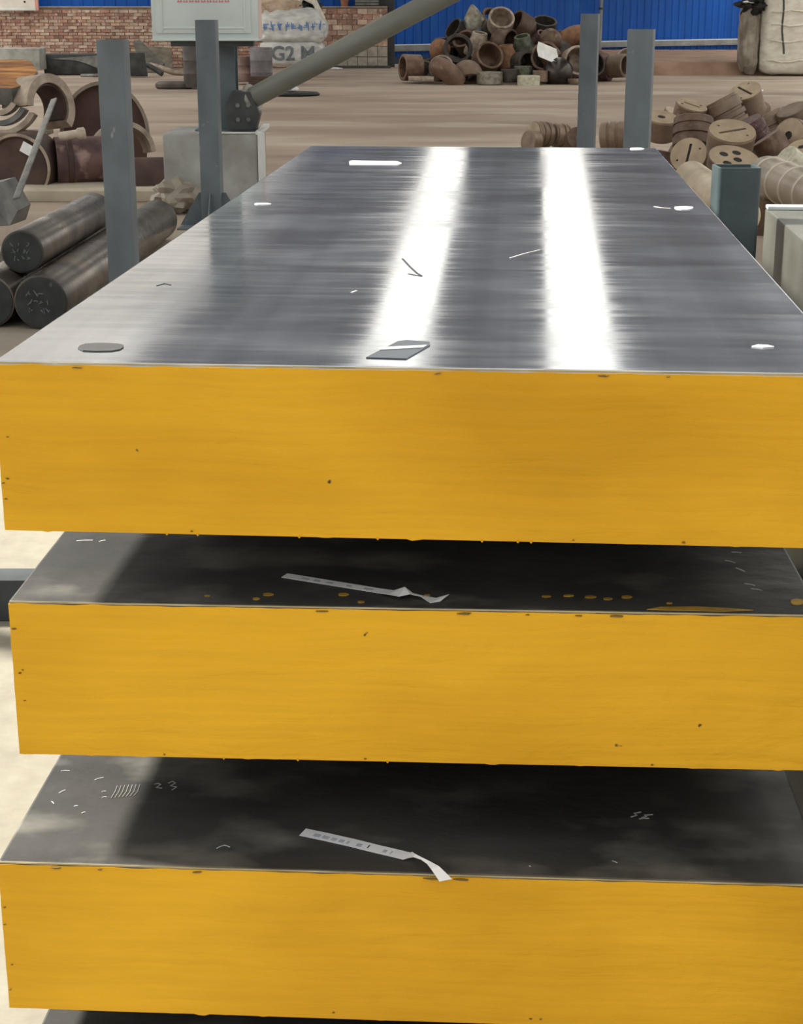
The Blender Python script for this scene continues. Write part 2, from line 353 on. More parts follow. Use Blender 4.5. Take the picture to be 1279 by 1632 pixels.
# ------------------------------------------------------------------ the setting: floor
def floor_material():
    m = mat('worn_floor', srgb(182, 164, 147), srgb(148, 130, 115), scale=0.35, rough=0.8, stretch=(0.6, 1.2, 1), detail=9, bump=0.6, bscale=7,
            c3=srgb(190, 180, 164), c3scale=0.5, c3lo=0.52, c3hi=0.7)
    nt = m.node_tree; b = nt.nodes['Principled BSDF']; L = nt.links.new
    src = b.inputs['Base Color'].links[0].from_socket
    tc = _n(nt, 'ShaderNodeTexCoord')
    # near the stack the floor is bare pale concrete, further in it is brown with dust
    sx = _n(nt, 'ShaderNodeSeparateXYZ'); L(tc.outputs['Object'], sx.inputs[0])
    nz = _n(nt, 'ShaderNodeTexNoise'); nz.inputs['Scale'].default_value = 0.7; nz.inputs['Detail'].default_value = 6; L(tc.outputs['Object'], nz.inputs['Vector'])
    ad = _n(nt, 'ShaderNodeMath', operation='MULTIPLY_ADD'); ad.inputs[1].default_value = 4; L(nz.outputs[0], ad.inputs[0]); L(sx.outputs['Y'], ad.inputs[2])
    mr = _n(nt, 'ShaderNodeMapRange'); mr.inputs[1].default_value = 9; mr.inputs[2].default_value = 17; L(ad.outputs[0], mr.inputs[0])
    n2 = _n(nt, 'ShaderNodeTexNoise'); n2.inputs['Scale'].default_value = 7; n2.inputs['Detail'].default_value = 10; n2.inputs['Roughness'].default_value = 0.7; L(tc.outputs['Object'], n2.inputs['Vector'])
    c = _n(nt, 'ShaderNodeMix', data_type='RGBA'); c.inputs[6].default_value = (*srgb(172, 166, 150), 1); c.inputs[7].default_value = (*srgb(116, 108, 94), 1)
    L(n2.outputs[0], c.inputs[0])
    mx = _n(nt, 'ShaderNodeMix', data_type='RGBA'); L(mr.outputs[0], mx.inputs[0]); L(c.outputs[2], mx.inputs[6]); L(src, mx.inputs[7])
    # dark wheel scuffs
    mp = _n(nt, 'ShaderNodeMapping'); mp.inputs['Scale'].default_value = (0.3, 0.8, 1); L(tc.outputs['Object'], mp.inputs['Vector'])
    n4 = _n(nt, 'ShaderNodeTexNoise'); n4.inputs['Scale'].default_value = 1.0; n4.inputs['Detail'].default_value = 5; L(mp.outputs[0], n4.inputs['Vector'])
    m4 = _n(nt, 'ShaderNodeMapRange'); m4.inputs[1].default_value = 0.56; m4.inputs[2].default_value = 0.72; m4.inputs[4].default_value = 0.45; L(n4.outputs[0], m4.inputs[0])
    x4 = _n(nt, 'ShaderNodeMix', data_type='RGBA'); x4.inputs[7].default_value = (*srgb(112, 96, 84), 1)
    L(m4.outputs[0], x4.inputs[0]); L(mx.outputs[2], x4.inputs[6]); L(x4.outputs[2], b.inputs['Base Color'])
    return m
struct('floor', mesh_from([(-30, -12, 0), (30, -12, 0), (30, 62, 0), (-30, 62, 0)], [[0, 1, 2, 3]]), floor_material())

# ---- roof with daylight strips that run along its fall, outer ones added as fill
RS, RE = 0.085, 4.0
def roof_z(Y): return RE + RS * (52 - Y)
TANR = math.tan(R(4.2))
ROOF_Y0, ROOF_Y1 = 9.5, 59.0
STRIPS = [(-17.0, 1.2, 2.3), (-13.6, 1.2, 2.3), (-10.2, 1.2, 2.3), (-5.3, 2.6, 0.36), (0.08, 0.98, 1.0), (3.05, 1.08, 1.0), (9.4, 1.2, 2.3), (12.8, 1.2, 2.3), (16.2, 1.2, 2.3)]   # centre at Y=28, width, light; outer strips added unseen to brighten the hall
def skew_box(x0, x1, zoff0, zoff1):
    v = []
    for Y in (ROOF_Y0, ROOF_Y1):
        s = (Y - 28) * TANR
        for x, zo in ((x0, zoff0), (x1, zoff0), (x1, zoff1), (x0, zoff1)): v.append((x + s, Y, roof_z(Y) + zo))
    return v, [[0, 1, 2, 3], [7, 6, 5, 4], [0, 4, 5, 1], [1, 5, 6, 2], [2, 6, 7, 3], [3, 7, 4, 0]]
ROOF = mat('blue_grey_roof_sheet', srgb(166, 184, 214), srgb(150, 166, 196), scale=1.5, rough=0.6)
ceiling = empty('ceiling'); ceiling['kind'] = 'structure'
edges = [-19.0]
for c, w, k in STRIPS: edges += [c - w / 2, c + w / 2]
edges.append(19.0)
for i in range(0, len(edges), 2):
    v, f = skew_box(edges[i], edges[i + 1], 0, 0.05); link('roof_sheet', mesh_from(v, f), ROOF, ceiling)
for i, (c, w, k) in enumerate(STRIPS):
    m = bpy.data.materials.new('daylight_sheet'); m.use_nodes = True
    b = m.node_tree.nodes['Principled BSDF']; b.inputs['Base Color'].default_value = (0.8, 0.8, 0.75, 1)
    b.inputs['Emission Color'].default_value = (1.0, 0.985, 0.9, 1); b.inputs['Emission Strength'].default_value = SKYLIGHT * k
    v, f = skew_box(c - w / 2, c + w / 2, 0.0, 0.03); struct('window_%d' % (i + 1), mesh_from(v, f), m)

# ---- blue sheet wall: posts and ribbed panels, one by one
BLUE = mat('blue_sheet', srgb(8, 86, 178), srgb(6, 76, 160), scale=1.2, spec=0.25, rough=0.5, stretch=(1, 1, 0.25), c3=srgb(30, 94, 172), c3scale=3, c3lo=0.6, c3hi=0.75)
BLUE_BASE = mat('dirty_blue_base', srgb(40, 62, 108), srgb(58, 58, 66), scale=2.0, rough=0.7)
wl, wr = on(622, 102), on(1190, 88)
wdir = (wr - wl); wdir.z = 0; wdir.normalize(); wnorm = Vector((wdir.y, -wdir.x, 0))   # towards the camera
wall_back = empty('wall_back', wl); wall_back['kind'] = 'structure'
ang = math.atan2(wdir.y, wdir.x); wall_back.rotation_euler = (0, 0, ang)
PW = 0.90
def panel_mesh():
    xs = []
    n = 3
    prof = []
    for k in range(n):
        x = k * PW / n
        prof += [(x, 0), (x + PW / n * .62, 0), (x + PW / n * .70, -.02), (x + PW / n * .90, -.02), (x + PW / n * .985, 0)]
    prof.append((PW - .004, 0))
    v = [(x, y, .18) for x, y in prof] + [(x, y, 4.1) for x, y in prof] + [(x, y + .03, .18) for x, y in prof] + [(x, y + .03, 4.1) for x, y in prof]
    m = len(prof); f = []
    for k in range(m - 1):
        f.append([k, k + 1, m + k + 1, m + k]); f.append([2 * m + k, 3 * m + k, 3 * m + k + 1, 2 * m + k + 1])
        f.append([m + k, m + k + 1, 3 * m + k + 1, 3 * m + k]); f.append([k, 2 * m + k, 2 * m + k + 1, k + 1])
    return mesh_from(v, f)
pm = panel_mesh(); pm.materials.append(BLUE)
for i in range(0, 22):
    o = link('cladding_panel', pm, None, wall_back); o.location = (i * PW, 0.0, 0)
link('wall_core', box_mesh(20, .12, 4.1, origin=(10, .13, 0)), DARKGREY, wall_back)
link('base_strip', box_mesh(20, .06, .20, origin=(10, -.01, 0)), BLUE_BASE, wall_back)
# white rail along the wall and a downpipe
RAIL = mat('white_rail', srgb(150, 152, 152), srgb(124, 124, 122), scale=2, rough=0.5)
rail = link('trim_1', box_mesh(20, .10, .17, bev=.01, origin=(10, 0, 0)), RAIL); rail['kind'] = 'structure'
rp = wl + wnorm * .16; rail.location = (rp.x, rp.y, at(640, 82, wl.y).z); rail.rotation_euler = (0, 0, ang)
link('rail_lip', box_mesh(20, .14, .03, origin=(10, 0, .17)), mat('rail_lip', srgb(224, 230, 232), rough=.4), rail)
for i in range(0, 10):
    link('rail_bracket', bpy.data.meshes.get('rail_bracket') or box_mesh(.08, .12, .1, origin=(0, .05, .03), name='rail_bracket'), RAIL, rail).location = (i * 2.0 + .4, .02, 0)
dp = wl + wdir * ((at(948, 10, 54).x - wl.x) / wdir.x) + wnorm * .24
pipe = link('downpipe', lathe([(0, .3), (.055, .3), (.055, 3.3), (0, 3.3)], 14), RAIL); pipe.location = (dp.x, dp.y, 0)
tag(pipe, 'thin white downpipe running down the blue wall', 'pipe')
link('pipe_clamp', lathe([(.05, 1.5), (.075, 1.5), (.075, 1.56), (.05, 1.56)], 14, closed_prof=True), DARKGREY, pipe)

# ---- brick dado wall with the blue sheet set back above it
brick_z = at(300, 12, 46.6).z
bl = on(617, 108); BY = bl.y; BX1 = bl.x
wall_left = empty('wall_left', (0, BY, 0)); wall_left['kind'] = 'structure'
MORTAR = mat('mortar', srgb(188, 172, 156), srgb(160, 144, 130), scale=4, rough=0.9)
core = link('wall_core', box_mesh(16.6, .35, brick_z - .01, origin=(BX1 - 8.3, .2, 0)), MORTAR, wall_left)
BRICKS = [mat('brick_%d' % i, c, tuple(x * .7 for x in c), scale=6, rough=.9, c3=srgb(206, 190, 174), c3scale=7, c3lo=.52, c3hi=.68, rand=.2)
          for i, c in enumerate((srgb(192, 158, 138), srgb(178, 138, 120), srgb(206, 182, 162), srgb(160, 124, 108)))]
def brick_base(w, h, m, i):
    me = box_mesh(w, .09, h, name='brick%d' % i); me.materials.append(m); return me
bm_l = [brick_base(.245, .072, BRICKS[i], i) for i in range(4)]          # small bricks, left stretch
bm_r = [brick_base(.262, .130, BRICKS[i], i + 4) for i in range(4)]       # bigger blocks, right stretch
GREYB = mat('grey_block', srgb(176, 170, 158), srgb(150, 142, 130), scale=6, rough=.9)
bm_g = brick_base(.262, .26, GREYB, 9)
nb = 0
XR0 = at(500, 60, BY).x
rows = int(brick_z / .14)
for r_ in range(rows):
    z = .02 + r_ * .14
    x = BX1 - .131 - (.135 if r_ % 2 else 0)
    while x > XR0:
        if z < .5:
            if r_ % 2 == 0 and z < .45:
                o = link('block', bm_g, None, wall_left); o.location = (x, -.005 + random.uniform(-.006, .006), z)
        else:
            o = link('brick', random.choice(bm_r), None, wall_left); o.location = (x, -.005 + random.uniform(-.01, .01), z)
        x -= .275
verts = []; faces = []; mids = []
XL0, XL1 = at(58, 60, BY).x, at(238, 60, BY).x
r_ = 0; z = .02; small = 0
while z < brick_z - .07:
    x = XR0 - .14 - (.13 if r_ % 2 else 0)
    while x > BX1 - 16:
        yy = random.uniform(-.012, .012)
        show = XL0 < x < XL1 and z > at(100, 84, BY).z
        if show and small < 300:
            o = link('brick', random.choice(bm_l), None, wall_left); o.location = (x, -.005 + yy, z); small += 1
        else:
            n0 = len(verts)
            for dx in (-.1225, .1225):
                for dy in (-.05, .05):
                    for dz in (0, .072): verts.append((x + dx, yy + dy, z + dz))
            faces += [[n0 + a for a in q] for q in ((0, 1, 3, 2), (4, 6, 7, 5), (0, 4, 5, 1), (2, 3, 7, 6), (0, 2, 6, 4), (1, 5, 7, 3))]
            mids += [random.randrange(4)] * 6
        x -= .258
    z += .084; r_ += 1
me = bpy.data.meshes.new('bricks'); me.from_pydata(verts, [], faces); me.update()
for m in BRICKS: me.materials.append(m)
for p, i in zip(me.polygons, mids): p.material_index = i
o = link('brick_courses', me, None, wall_left); o['kind'] = 'stuff'
link('coping', box_mesh(16.6, .46, .03, origin=(BX1 - 8.3, .17, brick_z)), MORTAR, wall_left)
link('plinth', box_mesh(2.2, .3, .06, bev=.01, origin=(BX1 - 1.0, -.15, 0)), DARKGREY, wall_left)
for i in range(19):
    o = link('cladding_panel', pm, None, wall_left); o.location = (BX1 - .25 - (i + 1) * PW, .36, 0)
link('upper_core', box_mesh(17.2, .1, 4.1, origin=(BX1 - 8.4, .5, 0)), DARKGREY, wall_left)

# ---- low bank of earth along the foot of the blue wall (right of the posts)
BANK = mat('brown_bank', srgb(166, 136, 114), srgb(138, 110, 92), scale=1.5, rough=.9, bump=.2, bscale=10)
p0, p1 = on(1035, 120), on(1420, 120)
o = struct('trim_2', prism([(0, 0), (.35, .30), (7.0, .42), (7.0, -.02), (0, -.02)], 0, 13, name='bank'), BANK)
o.matrix_world = Matrix(((0, 0, 1, p0.x - .5), (1, 0, 0, p0.y), (0, 1, 0, 0), (0, 0, 0, 1)))
# ---- pale concrete pad on the left
PAD = mat('pale_pad', srgb(206, 196, 178), srgb(176, 166, 148), scale=2, rough=.85, bump=.1, bscale=12)
q0, q1 = on(-200, 322), on(268, 322)
struct('trim_3', box_mesh(q1.x - q0.x, 1.4, .10, bev=.01, origin=((q0.x + q1.x) / 2, q0.y + .7, 0)), PAD)

# ------------------------------------------------------------------ steel slabs
SLAB_T, SLAB_W, SLAB_L = 0.22, 1.055, 3.15
TOPS = [CAM_H - .4243, CAM_H - .7488, CAM_H - 1.098, CAM_H - 1.3978]
NEAR_L = [(-.506, 1.979), (-.515, 2.002), (-.5405, 1.9425), (-.52, 1.95)]
ROT = [-4.1, -2.75, -3.2, -3.4]
def slab_body(T, W, Ln):
    me = box_mesh(W, Ln, T, bev=.004, origin=(W / 2, Ln / 2, 0), seg=2); me.shade_flat(); return me
def end_coat(seed):
    """paint skin on the near face: grid with a wandering rim, slightly proud of the steel"""
    rnd = random.Random(seed); nx, nz = 150, 14
    v = []; f = []
    for k in range(nz + 1):
        for i in range(nx + 1):
            x = SLAB_W * i / nx; z = SLAB_T * k / nz
            nn = noise.noise(Vector((x * 9, seed, z * 9))) * .0006
            if k == nz: z = SLAB_T - .0035 + noise.noise(Vector((x * 30, seed * 3.1, 1))) * .0012
            if k == 0: z = .001 - max(0, noise.noise(Vector((x * 45, seed * 5.3, 2))) - .34) * .006
            if i == 0: x = .0008 + noise.noise(Vector((0, seed, z * 60))) * .0008
            if i == nx: x = SLAB_W - .0008 + noise.noise(Vector((3, seed, z * 60))) * .0008
            rim = min(1, min(k, nz - k) / 1.0, min(i, nx - i) / 1.0)
            v.append((x, -.0012 - .0014 * rim - nn, z))
    n = len(v)
    v += [(x, .0005, z) for x, y, z in v]
    w = nx + 1
    for k in range(nz):
        for i in range(nx):
            a = k * w + i; f.append([a, a + 1, a + w + 1, a + w]); f.append([n + a, n + a + w, n + a + w + 1, n + a + 1])
    for i in range(nx):
        f.append([i, n + i, n + i + 1, i + 1]); a = nz * w + i; f.append([a, a + 1, n + a + 1, n + a])
    for k in range(nz):
        a = k * w; f.append([a, a + w, n + a + w, n + a]); a = k * w + nx; f.append([a, n + a, n + a + w, a + w])
    me = mesh_from(v, f); shade(me, 60); return me
SLAB_LABEL = ['polished steel slab with yellow painted end, topmost of the stack',
              'dark steel slab with yellow end, second from the top of the stack',
              'dark steel slab with yellow end and chalk numbers, third from the top',
              'dark steel slab lowest in the stack, mostly cut off by the frame']
slabs = []; body_mesh = slab_body(SLAB_T, SLAB_W, SLAB_L)
body_top = body_mesh.copy(); body_top.materials.append(STEEL_TOP)
body_mesh.materials.append(DARK_STEEL)
for i in range(4):
    rt = empty('steel_slab', (NEAR_L[i][0], NEAR_L[i][1], TOPS[i] - SLAB_T), R(ROT[i]))
    tag(rt, SLAB_LABEL[i], 'steel slab', 'stack of steel slabs')
    link('steel_body', body_top if i == 0 else body_mesh, None, rt)
    link('end_paint', end_coat(i * 7.7 + 1.3), YELLOW, rt)['label'] = 'brushed yellow paint on the slab end'
    link('edge_strip', box_mesh(SLAB_W - .004, .0022, .0022, origin=(SLAB_W / 2, .0012, SLAB_T - .0027)), EDGE_STEEL, rt)
    if i == 2:               # this one is a little wider and thicker than the others
        for ch in rt.children:
            ch.scale = (1.042, 1, 1.03 if ch.name[:4] != 'edge' else 1)
            if ch.scale.z > 1: ch.location.z = -.03 * SLAB_T
    gap = TOPS[i] - SLAB_T - (TOPS[i + 1] if i < 3 else 0)
    if i < 3:
        for yy in (.75, 2.55): link('spacer', box_mesh(.86, .09, gap, bev=.004, origin=(SLAB_W / 2, yy, -gap)), BEAM, rt)
    slabs.append(rt)
bpy.context.view_layer.update()
def slab_pt(i, px, py, dz=0.0):
    """local point on slab i's top that the photo shows at (px, py)"""
    p = on(px, py, TOPS[i] + dz)
    rt = slabs[i]
    return Matrix.Rotation(-rt.rotation_euler.z, 3, 'Z') @ (p - Vector((rt.location.x, rt.location.y, 0))) - Vector((0, 0, TOPS[i] - SLAB_T))
def flat_poly(i, name, pts, m, th=.0012, base=.0002):
    loc = [slab_pt(i, x, y) for x, y in pts]
    c = sum((Vector((p.x, p.y)) for p in loc), Vector((0, 0))) / len(loc)
    o = link(name, prism([(p.x - c.x, p.y - c.y) for p in loc], 0, th), m, None)
    rt = slabs[i]; w = Matrix.Rotation(rt.rotation_euler.z, 3, 'Z') @ Vector((c.x, c.y, 0))
    o.location = (rt.location.x + w.x, rt.location.y + w.y, TOPS[i] + base); o.rotation_euler = (0, 0, rt.rotation_euler.z)
    return o
def ellipse(cx, cy, rx, ry, n=18, jag=0.0):
    return [(cx + rx * math.cos(2 * math.pi * k / n) * (1 + jag * math.sin(5 * k)), cy + ry * math.sin(2 * math.pi * k / n)) for k in range(n)]
# ---- stickers and foil on the polished top
FOIL = mat('dark_film', srgb(74, 84, 94), srgb(48, 54, 62), scale=5, rough=.3)  # mirror foil; the dark roof it reflects is put into its colour
GREY_STICK = mat('grey_sticker', srgb(74, 74, 72), srgb(62, 62, 60), scale=8, rough=.6)
WHITE_STICK = mat('white_sticker', srgb(240, 242, 242), srgb(232, 234, 234), scale=8, rough=.5)
tag(flat_poly(0, 'label_strip', [(557, 263), (556, 258), (560, 256.5), (632, 257.5), (640, 260.5), (632, 263.5)], WHITE_STICK), 'long white label strip stuck near the far end of the top slab', 'label')
tag(flat_poly(0, 'sticker', [(124, 556), (127, 552), (136, 549), (152, 548), (172, 548), (188, 549), (197, 551), (197, 554), (191, 558), (178, 560.3), (152, 560.8), (132, 559.8)], GREY_STICK), 'grey oval sticker on the near left corner of the top slab', 'sticker', 'stickers on the top slab')
f_ = flat_poly(0, 'foil_patch', [(583, 571), (634, 545), (648, 543.5), (684, 546), (685, 551), (647, 573)], FOIL)
tag(f_, 'glossy foil patch with painted dark reflection and white stripe at the near edge of top slab', 'foil')
s_ = flat_poly(0, 'stripe', [(603, 560), (607, 556), (680, 552.5), (674, 556)], WHITE_STICK, th=.0008, base=.0016)
bpy.context.view_layer.update()
s_.parent = f_; s_.matrix_parent_inverse = f_.matrix_world.inverted()
for pts, lab in ((ellipse(1089, 332, 15, 2.6, 14, .12), 'oval sticker painted as a white glint near the right edge of the top slab'),  # bright glints put into the white of these flat stickers
                 (ellipse(1014, 237.5, 12, 1.7, 12, .1), 'small sticker painted as a white glint at the far right corner of top slab'),
                 ([(1197, 553), (1207, 550.5), (1222, 551), (1233, 553.5), (1215, 555)], 'ragged sticker painted as a white glint at the near right corner of top slab'),
                 (ellipse(418, 325.5, 14, 1.2, 12, .1), 'thin pale sticker near the left edge of the top slab')):
    tag(flat_poly(0, 'sticker', pts, WHITE_STICK), lab, 'sticker', 'stickers on the top slab')
# ---- scratches and chalk: strokes as parts of their slab
def stroke(i, name, pts, r, m=None):
    P = [slab_pt(i, x, y, .0004) for x, y in pts]
    w = []
    for k, p in enumerate(P):
        t = (P[min(k + 1, len(P) - 1)] - P[max(k - 1, 0)]).normalized(); w.append(Vector((-t.y, t.x, 0)) * r)
    o = link(name, ribbon(P, w, .0006), m or CHALK, slabs[i])
    return o
stroke(0, 'scratch', [(641, 412), (652, 424), (664, 435), (671, 439)], .0016, DARKGREY)
stroke(0, 'scratch', [(650, 436), (660, 438), (672, 440)], .0014, DARKGREY)
stroke(0, 'scratch', [(812, 411), (835, 404), (860, 398)], .0012, CHALK)
stroke(0, 'scratch', [(560, 466), (568, 463)], .0018, CHALK)
stroke(0, 'scratch', [(1042, 329), (1054, 331), (1068, 332)], .002, CHALK)
stroke(0, 'scratch', [(250, 455), (262, 452), (272, 454)], .0014, DARKGREY)
for pts in ([(246, 1250), (252, 1248), (256, 1250), (249, 1255), (258, 1256)], [(268, 1248), (275, 1245), (279, 1248), (272, 1252), (281, 1254), (274, 1259)],
            [(1005, 1302), (1014, 1299), (1010, 1296), (1021, 1294)], [(1022, 1303), (1030, 1301), (1026, 1299), (1040, 1298)], [(1018, 1305), (1024, 1304), (1034, 1304)]):
    stroke(2, 'chalk_mark', pts, .0011)
for k in range(7):
    stroke(2, 'chalk_mark', [(177 + k * 6, 1272 - k * .6), (183 + k * 6, 1262), (187 + k * 6, 1252 - k * .4)], .0006, mat('faint_scribble', srgb(132, 130, 124), rough=.9))
for x, y, dx, dy in ((97, 1229, 14, -1), (151, 1243, 14, -4), (94, 1264, 10, -5), (162, 1262, 7, -1), (162, 1271, 8, -1), (345, 1352, 12, -5), (357, 1347, 9, 3), (82, 1277, 4, 4), (118, 1285, 6, -1), (975, 1372, 8, 3), (842, 1380, 3, 1), (130, 1296, 6, -2)):
    stroke(2, 'chalk_mark', [(x, y), (x + dx / 2, y + dy / 2 - .6), (x + dx, y + dy)], .0007)
for x, y, dx, dy in ((122, 862, 26, -1), (158, 863, 10, -2), (1155, 893, 16, 4), (1172, 905, 14, 6), (1186, 930, 16, 3), (1196, 938, 18, 3), (1165, 880, 16, 1)):
    stroke(1, 'chalk_mark', [(x, y), (x + dx / 2, y + dy / 2 - .4), (x + dx, y + dy)], .0012)
YEL_DROP = mat('yellow_drip', srgb(190, 150, 50), srgb(160, 125, 45), scale=30, rough=.5)
for x, y, a, b_ in ((408, 955, 6, 1.6), (427, 948, 9, 2), (547, 948, 9, 2), (575, 960, 6, 1.5), (870, 951, 8, 1.3), (905, 950, 9, 1.3), (940, 952, 10, 1.6), (968, 955, 8, 1.6), (998, 952, 9, 2), (1066, 962, 5, 1), (1270, 960, 12, 4.5), (330, 950, 5, 1), (680, 949, 5, 1)):
    P = [slab_pt(1, *p) for p in ellipse(x, y, a, b_, 12, .12)]
    link('paint_spot', prism([(p.x, p.y) for p in P], SLAB_T - .0003, SLAB_T + .0012), YEL_DROP, slabs[1])
P = [slab_pt(1, *p) for p in ((1030, 972), (1052, 968), (1110, 967.5), (1160, 970), (1200, 973), (1150, 975))]
link('paint_spot', prism([(p.x, p.y) for p in P], SLAB_T - .0003, SLAB_T + .001), YEL_DROP, slabs[1])
for i, s in ((0, 'drip'), (1, 'drip')):
    rnd = random.Random(i + 3)
    for k in range(7 if i == 0 else 3):
        x = rnd.uniform(.2, .95)
        d = link('drip', bpy.data.meshes.get('drip_m') or lathe([(0, 0), (.0016, -.0003), (.0018, -.0012), (.0009, -.0028), (0, -.0032)], 8, name='drip_m'), YELLOW, slabs[i])
        d.location = (x, -.0012, .002)

CHIP = mat('bare_chip', srgb(104, 84, 36), srgb(132, 102, 34), scale=60, rough=.7)
for i in range(3):
    rnd = random.Random(40 + i)
    spots = [(rnd.choice((.004, .006, .010, .014)), rnd.uniform(.02, .2)) for _ in range(4)] + [(rnd.uniform(.05, 1.0), SLAB_T - .006) for _ in range(5)] + [(rnd.uniform(.05, 1.0), .005) for _ in range(3)]
    for x, z in spots:
        k = rnd.uniform(.0012, .0028); el = rnd.uniform(1, 5) if z > .2 else rnd.uniform(.8, 1.6)
        pts = [(x + k * el * math.cos(a_ * .9) * rnd.uniform(.5, 1.2), z + k * .6 * math.sin(a_ * .9) * rnd.uniform(.5, 1.2)) for a_ in range(7)]
        me = mesh_from([(a_, -.0034, b_) for a_, b_ in pts] + [(a_, -.0012, b_) for a_, b_ in pts], [list(range(7)), list(range(7, 14))[::-1]] + [[q, (q + 1) % 7, 7 + (q + 1) % 7, 7 + q] for q in range(7)])
        link('paint_chip', me, CHIP, slabs[i])
# ---- paper strips lying across the near edges
def strip_paper(i, name, pts, m, label, half, tail=None):
    """pts: (px, py, lift) on the slab top; tail: extra world points that hang over the edge"""
    W = [on(x, y, TOPS[i] + l) for x, y, l in pts]
    ws = []
    for k, p in enumerate(W):
        t = (W[min(k + 1, len(W) - 1)] - W[max(k - 1, 0)]).normalized()
        ws.append(Vector((-t.y, t.x, 0)).normalized() * half)
    if tail:
        for p, w in tail: W.append(p); ws.append(w)
    c = W[0].copy()
    o = link(name, ribbon([p - c for p in W], ws, .0006), m)
    o.location = c; tag(o, label, 'paper strip', 'paper strips on the slabs'); return o
yf2 = NEAR_L[2][1]; yf1 = NEAR_L[1][1]
def near_edge(i, px):
    a = R(ROT[i]); # point on the near top edge of slab i under image column px
    best = None
    for k in range(0, 1001):
        s = SLAB_W * k / 1000; p = Vector((NEAR_L[i][0] + s * math.cos(a), NEAR_L[i][1] + s * math.sin(a), TOPS[i]))
        d = p - Vector((0, 0, CAM_H)); x = CX + FPX * d.x / d.dot(_F)
        if best is None or abs(x - px) < best[0]: best = (abs(x - px), p)
    return best[1]
e3 = near_edge(2, 712)
def tailpt(px, py, Y): return at(px, py, Y)
def lifted(i, px, py, l): return on(px, py, TOPS[i] + l)
t_ = [(lifted(2, 653, 1362.5, .006), Vector((.0030, .0060, .0012))),
      (lifted(2, 660, 1363.5, .012), Vector((.0014, .001, .0018))),
      (lifted(2, 672, 1368.5, .014), Vector((.0008, .000, .0016))),
      (lifted(2, 683, 1375, .013), Vector((.0022, .000, .0018))),
      (at(693, 1383, e3.y - .003), Vector((.0052, .000, .0022))),
      (at(701, 1392, e3.y - .008), Vector((.0070, .000, .0016))),
      (at(710, 1403, e3.y - .013), Vector((.0082, .000, .0018)))]
sp = strip_paper(2, 'paper_strip', [(482, 1326, .001), (520, 1334, .001), (560, 1343, .0012), (600, 1353, .0012), (630, 1360, .0015), (648, 1364.5, .002)], PAPER,
                 'white printed paper strip curling over the edge of the third slab', .0105, t_)
def print_mark(par, i, x0, y0, x1, y1, half, m=INK, lift=.0016):
    a, b = on(x0, y0, TOPS[i] + lift), on(x1, y1, TOPS[i] + lift); t = (b - a).normalized()
    w = Vector((-t.y, t.x, 0)) * half
    o = link('print_mark', ribbon([a - par.location, (a + b) / 2 - par.location, b - par.location], [w, w, w], .0003), m, par)
for x0, x1 in ((500, 510), (514, 524), (528, 536), (540, 548), (552, 556), (568, 576), (610, 616), (622, 632)):
    yy = lambda x: 1326 + (x - 482) * .2335
    print_mark(sp, 2, x0, yy(x0), x1, yy(x1), .0042)
print_mark(sp, 2, 585, yy(585) + 1.5, 589, yy(589) - 4, .0008, DARKGREY)
e2 = near_edge(1, 690)
t_ = [(at(640, 943, on(640, 943, TOPS[1] + .012).y), Vector((.004, .010, .003))),
      (at(655, 946, on(655, 946, TOPS[1] + .008).y), Vector((.002, .007, -.002))),
      (at(672, 950, on(672, 950, TOPS[1] + .003).y), Vector((.002, .004, -.001))),
      (at(690, 957, on(690, 957, TOPS[1] + .0015).y), Vector((.004, .009, 0))),
      (at(708, 953, on(708, 953, TOPS[1] + .003).y), Vector((.006, .008, .002)))]
sp2 = strip_paper(1, 'paper_strip', [(453, 917, .001), (490, 923, .001), (530, 929.5, .001), (570, 936, .0012), (600, 941, .0015), (622, 944, .003)], PAPER,
            'grey folded paper strip lying on the shaded second slab', .0085, t_)
for x0, x1 in ((480, 492), (500, 510), (520, 530), (552, 560), (580, 596)):
    yy = lambda x: 917 + (x - 453) * .1635
    print_mark(sp2, 1, x0, yy(x0), x1, yy(x1), .003, m=INK)

# ------------------------------------------------------------------ rack under the stack and its stakes
def world_on_floor(px, Y): return at(px, 600, Y).x
rack = empty('rack_frame', (.2, 4.56, 0), 0)
tag(rack, 'low grey rack beam under the slabs with a short stake on the right', 'rack')
link('base_beam', box_mesh(4.2, .11, .13, bev=.006), BEAM, rack)
link('base_beam', box_mesh(.95, .12, .13, bev=.006, origin=(-.12, -2.05, 0)), BEAM, rack)
st = link('stake', sq_tube(.118, .118, .008, at(1171, 268, 4.52).z - .13, .014), POST_E, rack)
stp = at(1171, 300, 4.58)
st.location = (stp.x - .2 , .02, .13)
st['label'] = 'short open-topped square stake'
link('stake', sq_tube(.118, .118, .008, 1.18, .014), POST_E, rack).location = (-1.9, 0, .13)

def post(px_l, px_r, top_y, Y, label, rz=0.0, gusset=False, base_w=.3):
    w = (px_r - px_l) * mpp(Y)
    c = at((px_l + px_r) / 2, top_y, Y); h = c.z
    rt = empty('steel_post', (c.x, Y + w / 2, 0), rz); tag(rt, label, 'post', 'upright rack posts')
    link('tube', sq_tube(w, w, .008, h - .012, .008), POST, rt).location = (0, 0, .012)
    link('base_plate', box_mesh(base_w, base_w, .012), POST, rt)
    link('top_cap', box_mesh(w - .017, w - .017, .006, origin=(0, 0, h - .02)), POST, rt)
    if gusset:
        g = prism([(0, 0), (.19, 0), (.03, .26), (0, .26)], -.005, .005)
        for a in (0, 90, 180, 270):
            q = link('gusset', g, POST, rt)
            q.matrix_local = Matrix.Rotation(R(a), 4, 'Z') @ Matrix.Translation((w / 2, 0, .012)) @ Matrix.Rotation(R(90), 4, 'X')
    return rt
post(155, 196, 64, 8.9, 'grey square steel post standing in front of the dark round bars', R(-4))
